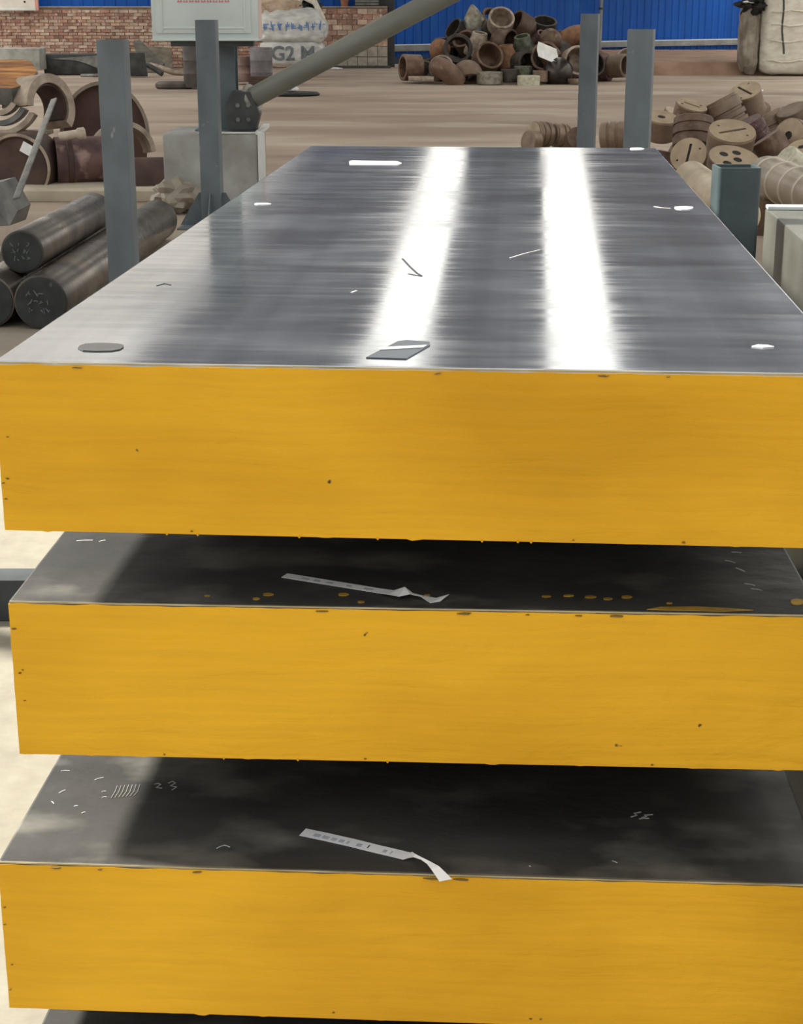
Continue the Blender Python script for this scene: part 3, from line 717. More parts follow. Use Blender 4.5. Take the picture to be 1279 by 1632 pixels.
post(312, 342, 32, 13.3, 'grey square steel post with gusseted foot before the white cabinet', R(-4), True, .5)
post(929, 955, 22, 14.2, 'thinner farther grey post of the pair beyond the top slab', R(-13))
post(1006, 1044, 47, 9.3, 'nearer grey post of the pair beyond the top slab', R(-14))

# ---- block of steel beyond the short stake, right edge of the picture
bk = empty('steel_block', (1.12, 1.4, 0), R(-4.1)); 
tp = at(1207, 331, 4.85)
bk.location = (tp.x - 3.3 * math.sin(R(4.1)) + .02, 4.85 - 3.3, 0)
tag(bk, 'pale grey machined steel block at the right edge beside the short stake', 'steel block')
BLK = mat('pale_machined_steel', srgb(120, 120, 112), srgb(98, 98, 91), scale=4, rough=.4, metal=.4, bump=.06, bscale=40)
link('block_body', box_mesh(1.0, 3.3, tp.z - .13, bev=.006, origin=(.5, 1.65, .13)), BLK, bk)
link('bright_rim', box_mesh(1.0, .05, .012, bev=.003, origin=(.5, 3.27, tp.z)), mat('bright_rim', srgb(214, 222, 226), rough=.35, metal=.3), bk)  # pale strip paints the highlight line along the back edge
link('skid', box_mesh(.9, .12, .13, origin=(.5, .7, 0)), BEAM, bk)

# ------------------------------------------------------------------ round bars on the left
def round_bar(px, py, Y0, Y1, r, z, X, dirdeg, label, chalk=True, seed=0):
    Ln = (Y1 - Y0) / math.cos(R(dirdeg))
    rt = empty('round_bar', (X, Y0, z - r)); tag(rt, label, 'steel bar', 'dark round bars on the left')
    d = Vector((math.sin(R(dirdeg)), math.cos(R(dirdeg)), 0))
    bd = link('bar_body', lathe([(0, .004), (r - .010, .004), (r - .002, .008), (r, .02), (r * 1.0, Ln * .5), (r, Ln - .01), (r - .006, Ln), (0, Ln)], 40), BAR, rt)
    put(bd, (0, 0, r), d)
    fc = link('sawn_face', lathe([(0, -.002), (r - .012, -.002), (r - .010, .002), (r - .010, .01), (0, .01)], 40), BAR_END, rt); put(fc, (0, 0, r), d)
    rnd = random.Random(seed)
    if chalk:
        for k in range(3):
            for q in range(4):
                x = -.4 * r + q * .22 * r + rnd.uniform(-.02, .02) * r; zz = r + .35 * r - k * .32 * r
                if rnd.random() < .3: continue
                P = [Vector((x + rnd.uniform(-.12, .12) * r, -.004, zz + rnd.uniform(-.12, .12) * r)) for _ in range(4)]
                Q = Matrix.Rotation(-R(dirdeg), 3, 'Z')
                link('chalk_mark', tube_path([Q @ (p - Vector((0, 0, 0))) for p in P], .0035, 5), mat('faint_chalk', srgb(98, 108, 108), rough=.9), rt)
    return rt
round_bar(65, 485, 9.0, 12.6, .152, .152, -2.005, 2.2, 'thick dark round bar lying nearest the slab, behind the left post', seed=1)
round_bar(-18, 470, 9.05, 12.4, .150, .150, -2.309, 2.2, 'dark round bar cut off by the left edge, under the upper bar', seed=2)
round_bar(40, 405, 9.3, 11.2, .124, .388, -2.158, 2.2, 'thinner dark round bar resting on top of two others', seed=3)
round_bar(0, 390, 9.9, 11.8, .12, .125, -2.58, 2.2, 'dark round bar half hidden at the far left behind the others', chalk=False, seed=4)

# ---- crumpled wedge of sheet above the bars
def lump(name, sx, sy, sz, m, seed, amp=.25, sub=3, freq=1.6, facet=False, flat_base=True):
    bm = bmesh.new(); bmesh.ops.create_icosphere(bm, subdivisions=sub, radius=1)
    for v in bm.verts:
        n = noise.noise(v.co * freq + Vector((seed, 0, 0))) * amp
        c = v.co * (1 + n)
        c = Vector((c.x * sx, c.y * sy, c.z * sz + sz))
        if flat_base and c.z < .12 * sz: c.z = 0
        v.co = c
    me = bpy.data.meshes.new(name); bm.to_mesh(me); bm.free()
    if not facet: shade(me, 50)
    return link(name, me, m)
w0 = at(0, 364, 11.8)
wedge = link('scrap_offcut', mesh_from([(-.35, 0, 0), (.14, 0, .02), (.19, .1, .12), (.05, .05, .33), (-.35, .05, .20), (-.35, .5, 0), (.15, .5, 0), (.20, .5, .12), (.08, .5, .33), (-.35, .5, .25), (.02, .0, .2)],
    [[0, 1, 10, 4], [1, 2, 3, 10], [10, 3, 4], [5, 9, 8, 7, 6], [0, 4, 9, 5], [4, 3, 8, 9], [3, 2, 7, 8], [2, 1, 6, 7], [1, 0, 5, 6]]), GREYST)
wedge.location = (w0.x - .05, w0.y, w0.z); wedge.scale = (.85, 1, .95); tag(wedge, 'grey folded steel offcut lying on the dark bars at far left', 'scrap')

# ------------------------------------------------------------------ pedestal, column, cabinet and boom
PY = 14.25
pl, pr = at(262, 300, PY).x, at(412, 300, PY).x
pz = at(330, 213, PY).z
ped = empty('concrete_pedestal', ((pl + pr) / 2, PY + .45, 0)); tag(ped, 'pale concrete pedestal block carrying the grey column', 'pedestal')
link('block', box_mesh(pr - pl, .9, pz, bev=.02), CONCRETE, ped)
WHT = mat('white_corner_steel', srgb(222, 224, 222), srgb(204, 206, 204), scale=6, rough=.5)
wd = pr - pl
link('corner_angle', box_mesh(.055, .10, pz + .01, origin=(wd / 2 + .03, -.42, 0)), WHT, ped)
link('top_edging', box_mesh(.05, .92, .03, origin=(wd / 2 + .01, 0, pz - .01)), WHT, ped)
link('top_edging', box_mesh(wd * .62, .04, .012, origin=(wd * .19, -.43, pz)), WHT, ped)
cxl, cxr = at(345, 150, PY + .35).x, at(376, 150, PY + .35).x
colm = empty('support_column', ((cxl + cxr) / 2 - .05, PY + .45, pz)); tag(colm, 'grey steel column rising from the concrete pedestal behind the cabinet', 'column')
COLM = mat('column_paint', srgb(100, 112, 118), srgb(86, 96, 102), scale=4, rough=.6)
cw = .27
link('flange', box_mesh(cw, .018, 2.9, origin=(0, -.12, 0)), COLM, colm); link('flange', box_mesh(cw, .018, 2.9, origin=(0, .12, 0)), COLM, colm)
link('web', box_mesh(.012, .222, 2.9), COLM, colm); link('base_plate', box_mesh(.44, .4, .015), COLM, colm)
CABY = PY + .02
cl, cr = at(241, 40, CABY).x, at(411, 40, CABY).x; cz = at(300, 63, CABY).z
cab = empty('electrical_cabinet', ((cl + cr) / 2, CABY + .13, cz)); tag(cab, 'white wall cabinet with red lettering mounted on the grey column', 'cabinet')
cwid = cr - cl
link('body', box_mesh(cwid, .22, 1.1, bev=.006, origin=(0, .01, 0)), WHITE_PAINT, cab)
dr = link('door', box_mesh(cwid - .10, .02, 1.0, bev=.005, origin=(-.012, -.108, .05)), WHITE_PAINT, cab)
dw = cwid - .10
for s in (-1, 1): link('door_rim', box_mesh(.016, .012, .98, bev=.004, origin=(s * (dw / 2 - .05) - .012, -.12, .06)), WHITE_PAINT, dr)
link('door_rim', box_mesh(dw - .1, .012, .016, bev=.004, origin=(-.012, -.12, .085)), WHITE_PAINT, dr)
link('bottom_lip', box_mesh(cwid + .01, .25, .018, bev=.004, origin=(0, 0, -.012)), WHITE_PAINT, cab)
link('side_panel', box_mesh(.014, .21, 1.08, origin=(cwid / 2 + .006, .01, .01)), mat('pinkish_panel', srgb(214, 190, 180), rough=.5), cab)
link('bracket', box_mesh(cwid * .78, .2, .045, origin=(.05, .03, -.057)), DARKGREY, cab)
REDINK = mat('red_lettering', srgb(206, 84, 92), srgb(214, 110, 114), scale=20, rough=.6)
lz = at(320, 3, CABY).z - cz; k0 = at(281, 2, CABY).x - cab.location.x; k1 = at(366, 2, CABY).x - cab.location.x
rnd = random.Random(5); NCH = 9; cwd = (k1 - k0) / NCH
for k in range(NCH):          # the feet of a row of red characters, the rest runs out of the picture
    x = k0 + cwd * (k + .5); bmq = bmesh.new()
    for (dx, dz, sx, sz) in ((0, 0, .8, .10), (-.25, .35, .10, .7), (.25, .35, .10, .7), (0, .42, .66, .09), (0, .8, .84, .1), (rnd.uniform(-.1, .1), .6, .1, .6)):
        g = bmesh.ops.create_cube(bmq, size=1)
        for v in g['verts']: v.co = Vector((v.co.x * sx * cwd + dx * cwd, v.co.y * .003, (v.co.z * sz + dz) * cwd))
    mm = bpy.data.meshes.new('letter'); bmq.to_mesh(mm); bmq.free()
    link('letter', mm, REDINK, dr).location = (x, -.1195, lz)
# boom
PIPE = mat('boom_paint', srgb(128, 130, 122), srgb(104, 106, 100), scale=3, rough=.55, stretch=(1, 1, .3), bump=.05, bscale=20)
b0 = at(400, 157, PY + .25); b1 = at(880, -98, PY - .9)
boom = empty('tube_boom', b0); tag(boom, 'slanting grey tube boom hinged at the pedestal, rising to the right', 'boom')
bd = (b1 - b0)
br = 15.5 * mpp(PY)
o = link('tube', lathe([(0, .03), (br, .03), (br, bd.length), (0, bd.length)], 32), PIPE, boom); put(o, (0, 0, 0), bd)
o = link('end_flange', lathe([(0, 0), (br * 1.38, 0), (br * 1.38, .03), (0, .03)], 28), mat('flange_grey', srgb(150, 146, 138), rough=.5, metal=.2), boom); put(o, (0, 0, 0), bd)
hp = at(390, 176, PY + .25)
hm = prism([(-.14, -.16), (.10, -.16), (.14, -.02), (.06, .16), (-.10, .17), (-.16, .05)], -.11, .11, .015)
h_ = link('hinge_block', hm, DARKGREY, boom); h_.matrix_local = Matrix.Translation(hp - b0) @ Matrix.Rotation(R(90), 4, 'X')
for dx, dz in ((-.05, .05), (.04, .05), (-.05, -.07), (.04, -.07)):
    q = link('bolt', bpy.data.meshes.get('bolt_m') or lathe([(0, 0), (.02, 0), (.02, .018), (0, .018)], 6, name='bolt_m'), GREYST, boom)
    put(q, hp - b0 + Vector((dx, -.105, dz)), (0, -1, 0))
fz = hp.z - .16 - pz
link('hinge_foot', box_mesh(.2, .2, max(fz, .02)), DARKGREY, boom).location = (hp.x - b0.x, hp.y - b0.y, pz - b0.z)

# ------------------------------------------------------------------ fittings and forgings: meshes of unit diameter, axis z
def holed_disc(r, holes, t, n=36):
    bm = bmesh.new()
    def loop(pts):
        vs_ = [bm.verts.new((x, y, 0)) for x, y in pts]
        for i in range(len(vs_)): bm.edges.new((vs_[i], vs_[(i + 1) % len(vs_)]))
    loop([(r * math.cos(2 * math.pi * k / n), r * math.sin(2 * math.pi * k / n)) for k in range(n)])
    for h in holes: loop(h)
    bmesh.ops.triangle_fill(bm, use_beauty=True, use_dissolve=False, edges=bm.edges[:])
    g = bmesh.ops.extrude_face_region(bm, geom=bm.faces[:])
    for v in g['geom']:
        if isinstance(v, bmesh.types.BMVert): v.co.z += t
    bmesh.ops.recalc_face_normals(bm, faces=bm.faces[:])
    me = bpy.data.meshes.new('disc'); bm.to_mesh(me); bm.free(); return me
def rect(cx, cy, w, h, a=0):
    c, s = math.cos(a), math.sin(a)
    return [(cx + x * c - y * s, cy + x * s + y * c) for x, y in ((-w / 2, -h / 2), (w / 2, -h / 2), (w / 2, h / 2), (-w / 2, h / 2))]
def circ(cx, cy, r, n=10): return [(cx + r * math.cos(2 * math.pi * k / n), cy + r * math.sin(2 * math.pi * k / n)) for k in range(n)]
def elbow_mesh(ro=.33, ri=.26, bend=.5, ang_=100, seg=10, n=20):
    v = []; f = []
    for i in range(seg + 1):
        a = R(ang_) * i / seg
        c = Vector((bend * math.cos(a) - bend * .75, 0, bend * math.sin(a) - bend * .5)); u = Vector((math.cos(a), 0, math.sin(a)))
        for rr in (ro, ri):
            for k in range(n):
                b = 2 * math.pi * k / n; v.append(c + u * rr * math.cos(b) + Vector((0, rr * math.sin(b), 0)))
    S = 2 * n
    for i in range(seg):
        for k in range(n):
            q = (k + 1) % n
            f.append([i * S + k, i * S + q, (i + 1) * S + q, (i + 1) * S + k]); f.append([i * S + n + k, (i + 1) * S + n + k, (i + 1) * S + n + q, i * S + n + q])
    for i in (0, seg):
        for k in range(n):
            q = (k + 1) % n; f.append([i * S + k, i * S + n + k, i * S + n + q, i * S + q])
    me = mesh_from(v, f); shade(me, 40); return me
def arc(r, z0, a0, a1, n, k=1.0): return [(r * math.cos(R(a0 + (a1 - a0) * i / n)), z0 + k * r * math.sin(R(a0 + (a1 - a0) * i / n))) for i in range(n + 1)]
def fitting_mesh(kind):
    if kind == 'collar': return lathe([(.5, -.34), (.5, .34), (.47, .36), (.40, .36), (.38, .34), (.38, -.34), (.40, -.36), (.47, -.36)], 28, closed_prof=True)
    if kind == 'ring': return lathe([(.5, -.2), (.5, .2), (.485, .22), (.385, .22), (.37, .2), (.37, -.2), (.385, -.22), (.485, -.22)], 28, closed_prof=True)
    if kind == 'low_collar': return lathe([(.5, -.22), (.5, .2), (.47, .23), (.33, .23), (.30, .2), (.30, -.22)], 28, closed_prof=True)
    if kind == 'cap': return lathe(arc(.5, -.08, -90, 0, 9, .85) + [(.5, .34), (.48, .36), (.43, .36), (.41, .34)] + arc(.41, -.08, 0, -90, 8, .85), 28)
    if kind == 'reducer': return lathe([(.5, -.42), (.5, -.28), (.30, .3), (.29, .42), (.27, .43), (.22, .43), (.21, .42), (.22, .3), (.42, -.28), (.42, -.42), (.44, -.43), (.48, -.43)], 28, closed_prof=True)
    if kind == 'cone': return lathe([(.5, -.45), (.5, -.26), (.42, -.02), (.20, .34), (.07, .50), (0, .54), (0, .46), (.06, .43), (.16, .30), (.38, -.04), (.43, -.3), (.43, -.45)], 28)
    if kind == 'dome': return lathe(arc(.5, -.02, -60, 90, 12), 28)
    if kind == 'elbow': return elbow_mesh()
    if kind == 'plate': return prism([(-.5, -.25), (.5, -.22), (.5, .2), (-.46, .25)], -.08, .08, .01)
FIT = {}
def fitting(kind, m):
    key = (kind, m.name)
    if key not in FIT:
        me = fitting_mesh(kind); me.materials.append(m); FIT[key] = me
    return FIT[key]
SPARK = mat('polished_dark_dome', srgb(84, 76, 72), srgb(60, 54, 52), scale=4, rough=.3, metal=.7)
LIGHTST = mat('light_grey_fitting', srgb(158, 154, 142), srgb(118, 112, 100), scale=6, rough=.4, metal=.4, bump=.15, bscale=30)
CREAMF = mat('cream_fitting', srgb(206, 204, 184), srgb(176, 172, 152), scale=6, rough=.5)
DARKF = mat('dark_fitting', srgb(74, 66, 60), srgb(48, 42, 38), scale=6, rough=.55, metal=.2, rand=.3, bump=.1, bscale=24)
GREENF = mat('green_grey_fitting', srgb(112, 116, 100), srgb(72, 74, 64), scale=5, rough=.5, metal=.3)
ORANGEF = mat('orange_brown_fitting', srgb(150, 108, 76), srgb(116, 82, 60), scale=6, rough=.65, rand=.15)
MK = dict(r=RUST, t=RUST_TAN, d=DARKF, l=LIGHTST, c=CREAMF, g=GREENF, o=ORANGEF, s=SPARK, p=PALE, x=RUST_RED)
NAME = dict(collar='pipe_collar', ring='pipe_ring', low_collar='pipe_collar', cap='pipe_fitting', reducer='pipe_reducer', cone='pipe_cone', dome='pipe_fitting', elbow='pipe_elbow', plate='scrap_plate')
CATN = dict(collar='collar', ring='ring', low_collar='collar', cap='pipe cap', reducer='reducer', cone='cone', dome='pipe cap', elbow='elbow', plate='plate')
def fit(kind, mk, px, py, Y, dpx, ax, label, spin=0.0, group='scrap pipe fittings in the far heap'):
    o = link(NAME[kind], fitting(kind, MK[mk]), None)
    s = dpx * 1.14 * mpp(Y); o.scale = (s, s, s)
    put(o, at(px, py, Y), ax, spin)
    tag(o, label, CATN[kind], group)
    return o
CAMD = (0, -1, .12)
far = [
 ('cone', 'l', 756, 29, 39.6, 31, (-.15, -.2, 1), 'pale-tipped steel cone at the very top of the far heap'),
 ('ring', 'r', 778, 31, 39.7, 26, (.3, -.7, .6), 'brown ring tucked behind the cone atop the far heap'),
 ('cap', 'p', 801, 39, 39.4, 34, (.1, -.8, .62), 'pale-rimmed open pipe cap near the top of the far heap'),
 ('cap', 'r', 832, 47, 39.4, 38, (-.8, -.35, .5), 'tilted dome-backed cap right of the pale-rimmed one at heap top'),
 ('cap', 'd', 868, 48, 39.6, 32, (.1, -.45, 1), 'dark open cup facing up on the right shoulder of the heap'),
 ('reducer', 'x', 854, 64, 39.2, 30, (.4, -.5, .7), 'reddish reducer below the dark open cup in the heap'),
 ('dome', 'r', 880, 66, 39.1, 30, (-.2, -.7, .6), 'rounded brown cap on the right side of the heap'),
 ('elbow', 'o', 902, 66, 39.2, 40, (.3, -.4, .8), 'orange-brown elbow on the right shoulder of the heap'),
 ('dome', 't', 917, 66, 39.4, 28, (.4, -.4, .8), 'tan rounded cap at the right end of the heap crest'),
 ('cap', 'd', 730, 54, 39.5, 30, (-.7, -.4, .5), 'dark cap on the left shoulder of the heap'),
 ('cap', 'r', 803, 68, 38.8, 34, (.75, -.6, -.1), 'brown pipe cap opening right in the middle of the heap'),
 ('reducer', 'g', 831, 78, 38.5, 36, (-.2, -.3, 1), 'greenish reducer with bright rim in the heap centre'),
 ('ring', 'd', 725, 81, 38.5, 38, (.05, -1, .25), 'dark ring facing front on the left flank of the heap'),
 ('dome', 'o', 702, 81, 38.6, 28, (-.5, -.7, .4), 'small brown dome at the left flank of the heap'),
 ('reducer', 'p', 762, 70, 38.8, 34, (.15, -.2, 1), 'pale upright reducer in the left middle of the heap'),
 ('collar', 'r', 741, 68, 39.3, 30, (-.4, -.6, .7), 'brown collar wedged in the upper left of the heap'),
 ('reducer', 'o', 809, 90, 38.2, 32, (-.1, -.1, 1), 'orange-brown cone-shaped reducer low in the heap centre'),
 ('cap', 'r', 778, 97, 38.0, 38, (.3, -.85, .45), 'brown cap tilted to the front below the pale upright reducer'),
 ('cap', 'r', 868, 96, 38.0, 38, (-.35, -.85, .3), 'open brown cap under the white plastic sheet'),
 ('collar', 'd', 837, 100, 38.2, 30, (.5, -.8, .1), 'dark collar in the lower middle of the heap'),
 ('cap', 'p', 911, 101, 38.0, 38, (.25, -.95, .2), 'large pale-rimmed cap facing front behind the second tall post pair'),
 ('dome', 's', 893, 114, 37.5, 40, (-.1, -.9, .25), 'shiny dark dome with glints at the foot of the heap'),
 ('collar', 'r', 655, 108, 37.8, 34, (-.93, -.35, .05), 'brown collar lying open to the left at the heap end'),
 ('cap', 'p', 706, 110, 37.6, 31, (.15, -1, .12), 'round pale-rimmed collar mouth at the left foot of the heap'),
 ('elbow', 'r', 722, 118, 37.5, 40, (-.3, -.4, .6), 'brown elbow at the left foot of the heap'),
 ('elbow', 't', 744, 114, 37.5, 44, (.5, -.5, .5), 'tan elbow beside the light grey collar at heap foot'),
 ('low_collar', 'l', 780, 124, 37.0, 34, (0, 0, 1), 'light grey collar standing at the front foot of the heap'),
 ('collar', 'd', 811, 120, 37.2, 22, (0, 0, 1), 'small dark upright collar right of the light grey one'),
 ('collar', 'g', 833, 116, 37.4, 24, (0, 0, 1), 'greenish upright collar behind the cream one'),
 ('low_collar', 'c', 842, 129, 36.8, 30, (0, 0, 1), 'low cream collar in front of the heap'),
 ('collar', 't', 862, 121, 37.2, 20, (0, 0, 1), 'narrow tan upright collar left of the shiny dome'),
 ('plate', 'p', 676, 125, 37.4, 38, (0, 0, 1), 'pale flat plate on the floor at the left of the heap'),
 ('plate', 't', 918, 126, 37.3, 30, (0, 0, 1), 'tan flat plate on the floor right of the shiny dome'),
 ('collar', 'x', 962, 107, 38.6, 34, (.9, -.45, .05), 'reddish collar between the two tall posts'),
 ('collar', 't', 981, 107, 38.7, 30, (.8, -.6, .05), 'tan collar next to the reddish one between the posts'),
 ('cap', 'p', 999, 94, 39.4, 24, (-.2, -.6, .8), 'pale cap partly behind the nearer tall post'),
 ('plate', 'p', 995, 113, 38.8, 24, (0, 0, 1), 'pale plate on the floor behind the nearer tall post'),
 ('collar', 'g', 676, 112, 38.3, 26, (.2, -1, 0), 'greenish collar behind the pale plate at the left heap end'),
 ('dome', 'd', 935, 80, 38.9, 30, (.3, -.6, .6), 'dark cap at the right flank of the heap behind the post'),
 ('cap', 'd', 942, 104, 38.3, 32, (.5, -.8, .2), 'dark cap at the right foot of the heap behind the post'),
]
far_objs = [fit(*a, spin=i * 1.3) for i, a in enumerate(far)]
def relax(objs, n=80, k=.40, lim=.06):
    """ease touching pieces apart, mostly in depth"""
    home = [o.location.copy() for o in objs]; rad = [max(o.scale) * k for o in objs]
    pos = [h.copy() for h in home]
    for _ in range(n):
        for i in range(len(objs)):
            for j in range(i):
                d = pos[i] - pos[j]; g = rad[i] + rad[j] - d.length
                if g > 0:
                    u = Vector((d.x * .4, d.y + (.02 if i % 2 else -.02), d.z * .4)); u.normalize()
                    pos[i] += u * g * .3; pos[j] -= u * g * .3
        for i in range(len(objs)):
            pos[i].x = min(max(pos[i].x, home[i].x - lim), home[i].x + lim); pos[i].z = min(max(pos[i].z, home[i].z - lim * .5), home[i].z + lim * .5)
    for o, p, h in zip(objs, pos, home):
        s_ = p.y / h.y                        # keep its place as seen from the yard
        o.location = Vector((p.x * s_, p.y, p.z + (p.z - CAM_H) * (s_ - 1)))
# pieces buried inside, coloured dark to paint the shaded gaps between the others
rnd = random.Random(21); FARP = list(far_objs)
tries = 0; nfill = 0
while nfill < 30 and tries < 4000:
    tries += 1
    lay = rnd.choice((0, 0, 1, 1, 2)); sz = 36 * mpp(39)
    px = rnd.uniform(688 + 22 * lay, 930 - 18 * lay); py = (112, 88, 68)[lay] + rnd.uniform(-6, 6); Y = 38.6 + .35 * lay + rnd.uniform(-.2, .9)
    p = at(px, py, Y)
    if any((p - q.location).length < .33 * (sz + q.scale.x) for q in FARP): continue
    FARP.append(fit(rnd.choice(['cap', 'collar', 'elbow', 'dome']), 'd', px, py, Y, 36, (rnd.uniform(-1, 1), -rnd.random(), rnd.uniform(-.3, 1)),
        'dark fitting buried among the others in the far heap', spin=nfill, group='dark fittings buried in the far heap'))
    nfill += 1
relax(FARP, k=.45)
# white plastic on the heap
sh = []
NX, NZ = 10, 7
wp = at(872, 82, 37.9)
for k in range(NZ + 1):
    for i in range(NX + 1):
        u, w_ = i / NX - .5, k / NZ - .5
        px, py = 872 + u * 34 * (1 - .3 * abs(w_)), 84 + w_ * 24 + u * 12
        p = at(px, py, 37.35 + w_ * -.35 + .05 * math.sin(9 * u) + .04 * math.cos(8 * w_)); sh.append(p - wp)
n = len(sh); sh += [p + Vector((0, .012, 0)) for p in sh]; fc = []
for k in range(NZ):
    for i in range(NX):
        a = k * (NX + 1) + i; fc.append([a, a + 1, a + NX + 2, a + NX + 1]); fc.append([n + a, n + a + NX + 1, n + a + NX + 2, n + a + 1])
me = mesh_from(sh, fc); shade(me, 60)
o = link('plastic_sheet', me, mat('white_plastic', srgb(240, 240, 238), rough=.4)); o.location = wp
tag(o, 'white plastic sheet draped over the fittings in the far heap', 'plastic sheet')

# ------------------------------------------------------------------ right-hand heap of forged plugs
def plug_body(kind):
    if kind == 'flanged': pr = [(0, -.44), (.52, -.44), (.56, -.42), (.56, -.32), (.46, -.28), (.44, -.22), (.43, .38), (.42, .40), (0, .40)]
    elif kind == 'grooved': pr = [(0, -.42), (.40, -.42), (.47, -.38), (.48, -.28), (.43, -.265), (.43, -.20), (.49, -.185), (.49, -.06), (.44, -.045), (.44, .02), (.49, .035), (.49, .30), (.44, .315), (.44, .39), (0, .39)]
    elif kind == 'drum': pr = [(0, -.38), (.42, -.38), (.49, -.34), (.50, -.16), (.455, -.145), (.455, -.08), (.50, -.065), (.50, .10), (.465, .115), (.465, .17), (.49, .185), (.48, .36), (.46, .38), (0, .38)]
    else: pr = [(0, -.30), (.40, -.30), (.47, -.26), (.49, .28), (.48, .30), (0, .30)]
    return lathe(pr, 32, ang=28)
HOLES = dict(slot=[rect(0, 0, .62, .07), circ(-.18, .26, .028), circ(.2, -.26, .028)], deep=[rect(0, .02, .5, .10, .2), circ(.22, .24, .05), circ(-.2, -.22, .05)], plain=[circ(0, 0, .12)],
             many=[circ(.2, .12, .085), circ(-.05, .22, .085), circ(.02, -.05, .085), circ(-.25, -.02, .085), circ(-.1, -.25, .085)])
PTOP = dict(flanged=.40, grooved=.39, drum=.38, short=.30)
PRAD = dict(flanged=.43, grooved=.44, drum=.46, short=.48)
PM = {}
def plug(kind, face, px, py, Y, dpx, ax, label, spin=0.0, mk='t', zs=1.0, group='forged plugs in the right heap', fm=None):
    s = dpx * mpp(Y)
    rt = link('forged_plug', PM.setdefault((kind, mk), plug_body(kind)), MK[mk]); rt.scale = (s, s, s * zs)
    put(rt, at(px, py, Y), ax, spin); tag(rt, label, 'plug', group)
    if face:
        k2 = (kind, face)
        if k2 not in PM: PM[k2] = holed_disc(PRAD[kind] * .985, HOLES[face], .035)
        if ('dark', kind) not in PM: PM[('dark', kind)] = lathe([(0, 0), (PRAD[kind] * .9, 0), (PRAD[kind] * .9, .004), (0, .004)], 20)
        link('slot_floor', PM[('dark', kind)], BLACK, rt).location = (0, 0, PTOP[kind] - .001)  # black disc paints the shade inside the slots and holes
        f_ = link('machined_face', PM[k2], fm or FACE_TAN, rt); f_.location = (0, 0, PTOP[kind] + .0015)
    return rt
RH = [
 ('flanged', 'slot', 1191, 165, 17.6, 56, (-.36, -.46, .9), 'tan flanged plug standing on top of the right heap, slot uppermost', -.5, 't', .95),
 ('grooved', None, 1155, 180, 17.3, 60, (-.45, .12, .85), 'brown grooved plug leaning left just below the topmost plug', .3, 't', .95),
 ('grooved', None, 1228, 200, 17.2, 54, (-.42, .1, .85), 'grooved plug leaning left at the right of the topmost plug', 1.2, 't', .9),
 ('short', 'deep', 1098, 180, 17.2, 50, (.2, -.3, .9), 'small arched plug at the left crest of the right heap', 2, 'r', .8),
 ('drum', None, 1104, 212, 16.2, 62, (.05, .35, .95), 'dark ribbed drum plug at the left of the right heap', .4, 'r', .95),
 ('short', 'plain', 1050, 204, 16.8, 54, (.1, -.32, .95), 'plug with dark hole half hidden by the nearer tall post', 0, 't', 1.0),
 ('short', 'plain', 1070, 196, 17.6, 44, (.5, -.3, .8), 'tan plug behind the holed one beside the nearer tall post', 0, 't', 1.0),
 ('short', 'slot', 1163, 228, 15.4, 74, (.03, -.42, .9), 'large tan plug with a long slot across its face, heap centre', .28, 't', .85),
 ('grooved', None, 1200, 208, 16.4, 44, (-.5, -.1, .8), 'small reddish grooved plug right of the long-slotted plug', .5, 'x', 1.0),
 ('short', None, 1230, 234, 15.6, 52, (-.55, .1, .8), 'reddish-brown plain plug lying on the right slope of the heap', 1, 'r', 1.1),
 ('drum', 'plain', 1268, 222, 15.8, 58, (-.72, -.62, .3), 'round tan plug facing left at the right edge of the heap', 0, 't', .9),
 ('drum', None, 1266, 190, 17.0, 50, (-.4, -.2, .85), 'tan plug above it, cut off by the right edge', 0, 't', .9),
 ('short', 'slot', 1100, 254, 14.9, 58, (-.35, -.8, .45), 'tan plug with upright slot facing front beside the slab edge', 1.5, 't', .9),
 ('short', 'plain', 1236, 266, 14.4, 32, (-.1, -.35, .9), 'small ring-topped plug behind the ridged bar', 0, 't', 1.0),
 ('short', None, 1262, 262, 14.2, 46, (-.75, -.3, .5), 'cream rounded plug at the right edge above the ridged bar', 0, 'c', 1.2),
 ('short', None, 848, 227, 20.2, 36, (-.75, -.5, .1), 'low tan plug at the far left end beyond the slab', 0, 't', .8),
 ('drum', 'plain', 862, 214, 20.4, 38, (-.85, -.5, .1), 'tan ribbed plug lying on its side beyond the slab, left of posts', 0, 't', 1.0),
 ('grooved', None, 892, 216, 20.5, 36, (-.9, -.4, .1), 'grey-tan grooved plug behind the ribbed one beyond the slab', 0, 't', .9),
 ('short', None, 917, 222, 20.1, 34, (.2, -.8, .3), 'dark brown plug just left of the thinner post', 0, 'r', .9),
 ('drum', None, 978, 218, 19.8, 46, (.94, -.3, .1), 'tan banded plug lying between the two tall posts', 0, 't', 1.1),
 ('short', None, 1002, 216, 20.2, 36, (.6, -.7, .1), 'dark plug half behind the nearer tall post', 0, 'r', .9),
 ('short', 'plain', 1278, 156 + 90, 15.2, 44, (-.3, -.4, .9), 'tan plug mostly cut off at the right edge under the round one', 0, 't', .9),
]
PLUGS = [plug(*a) for a in RH]
# flange plate with holes, tilted among the plugs
fp = plug('short', 'many', 1168, 262, 14.6, 84, (.12, -.42, .9), 'flat tan disc with a cluster of holes behind the short stake', .5, 't', .35)
fp.name = 'flange_plate'; fp['category'] = 'flange'; PLUGS.append(fp)
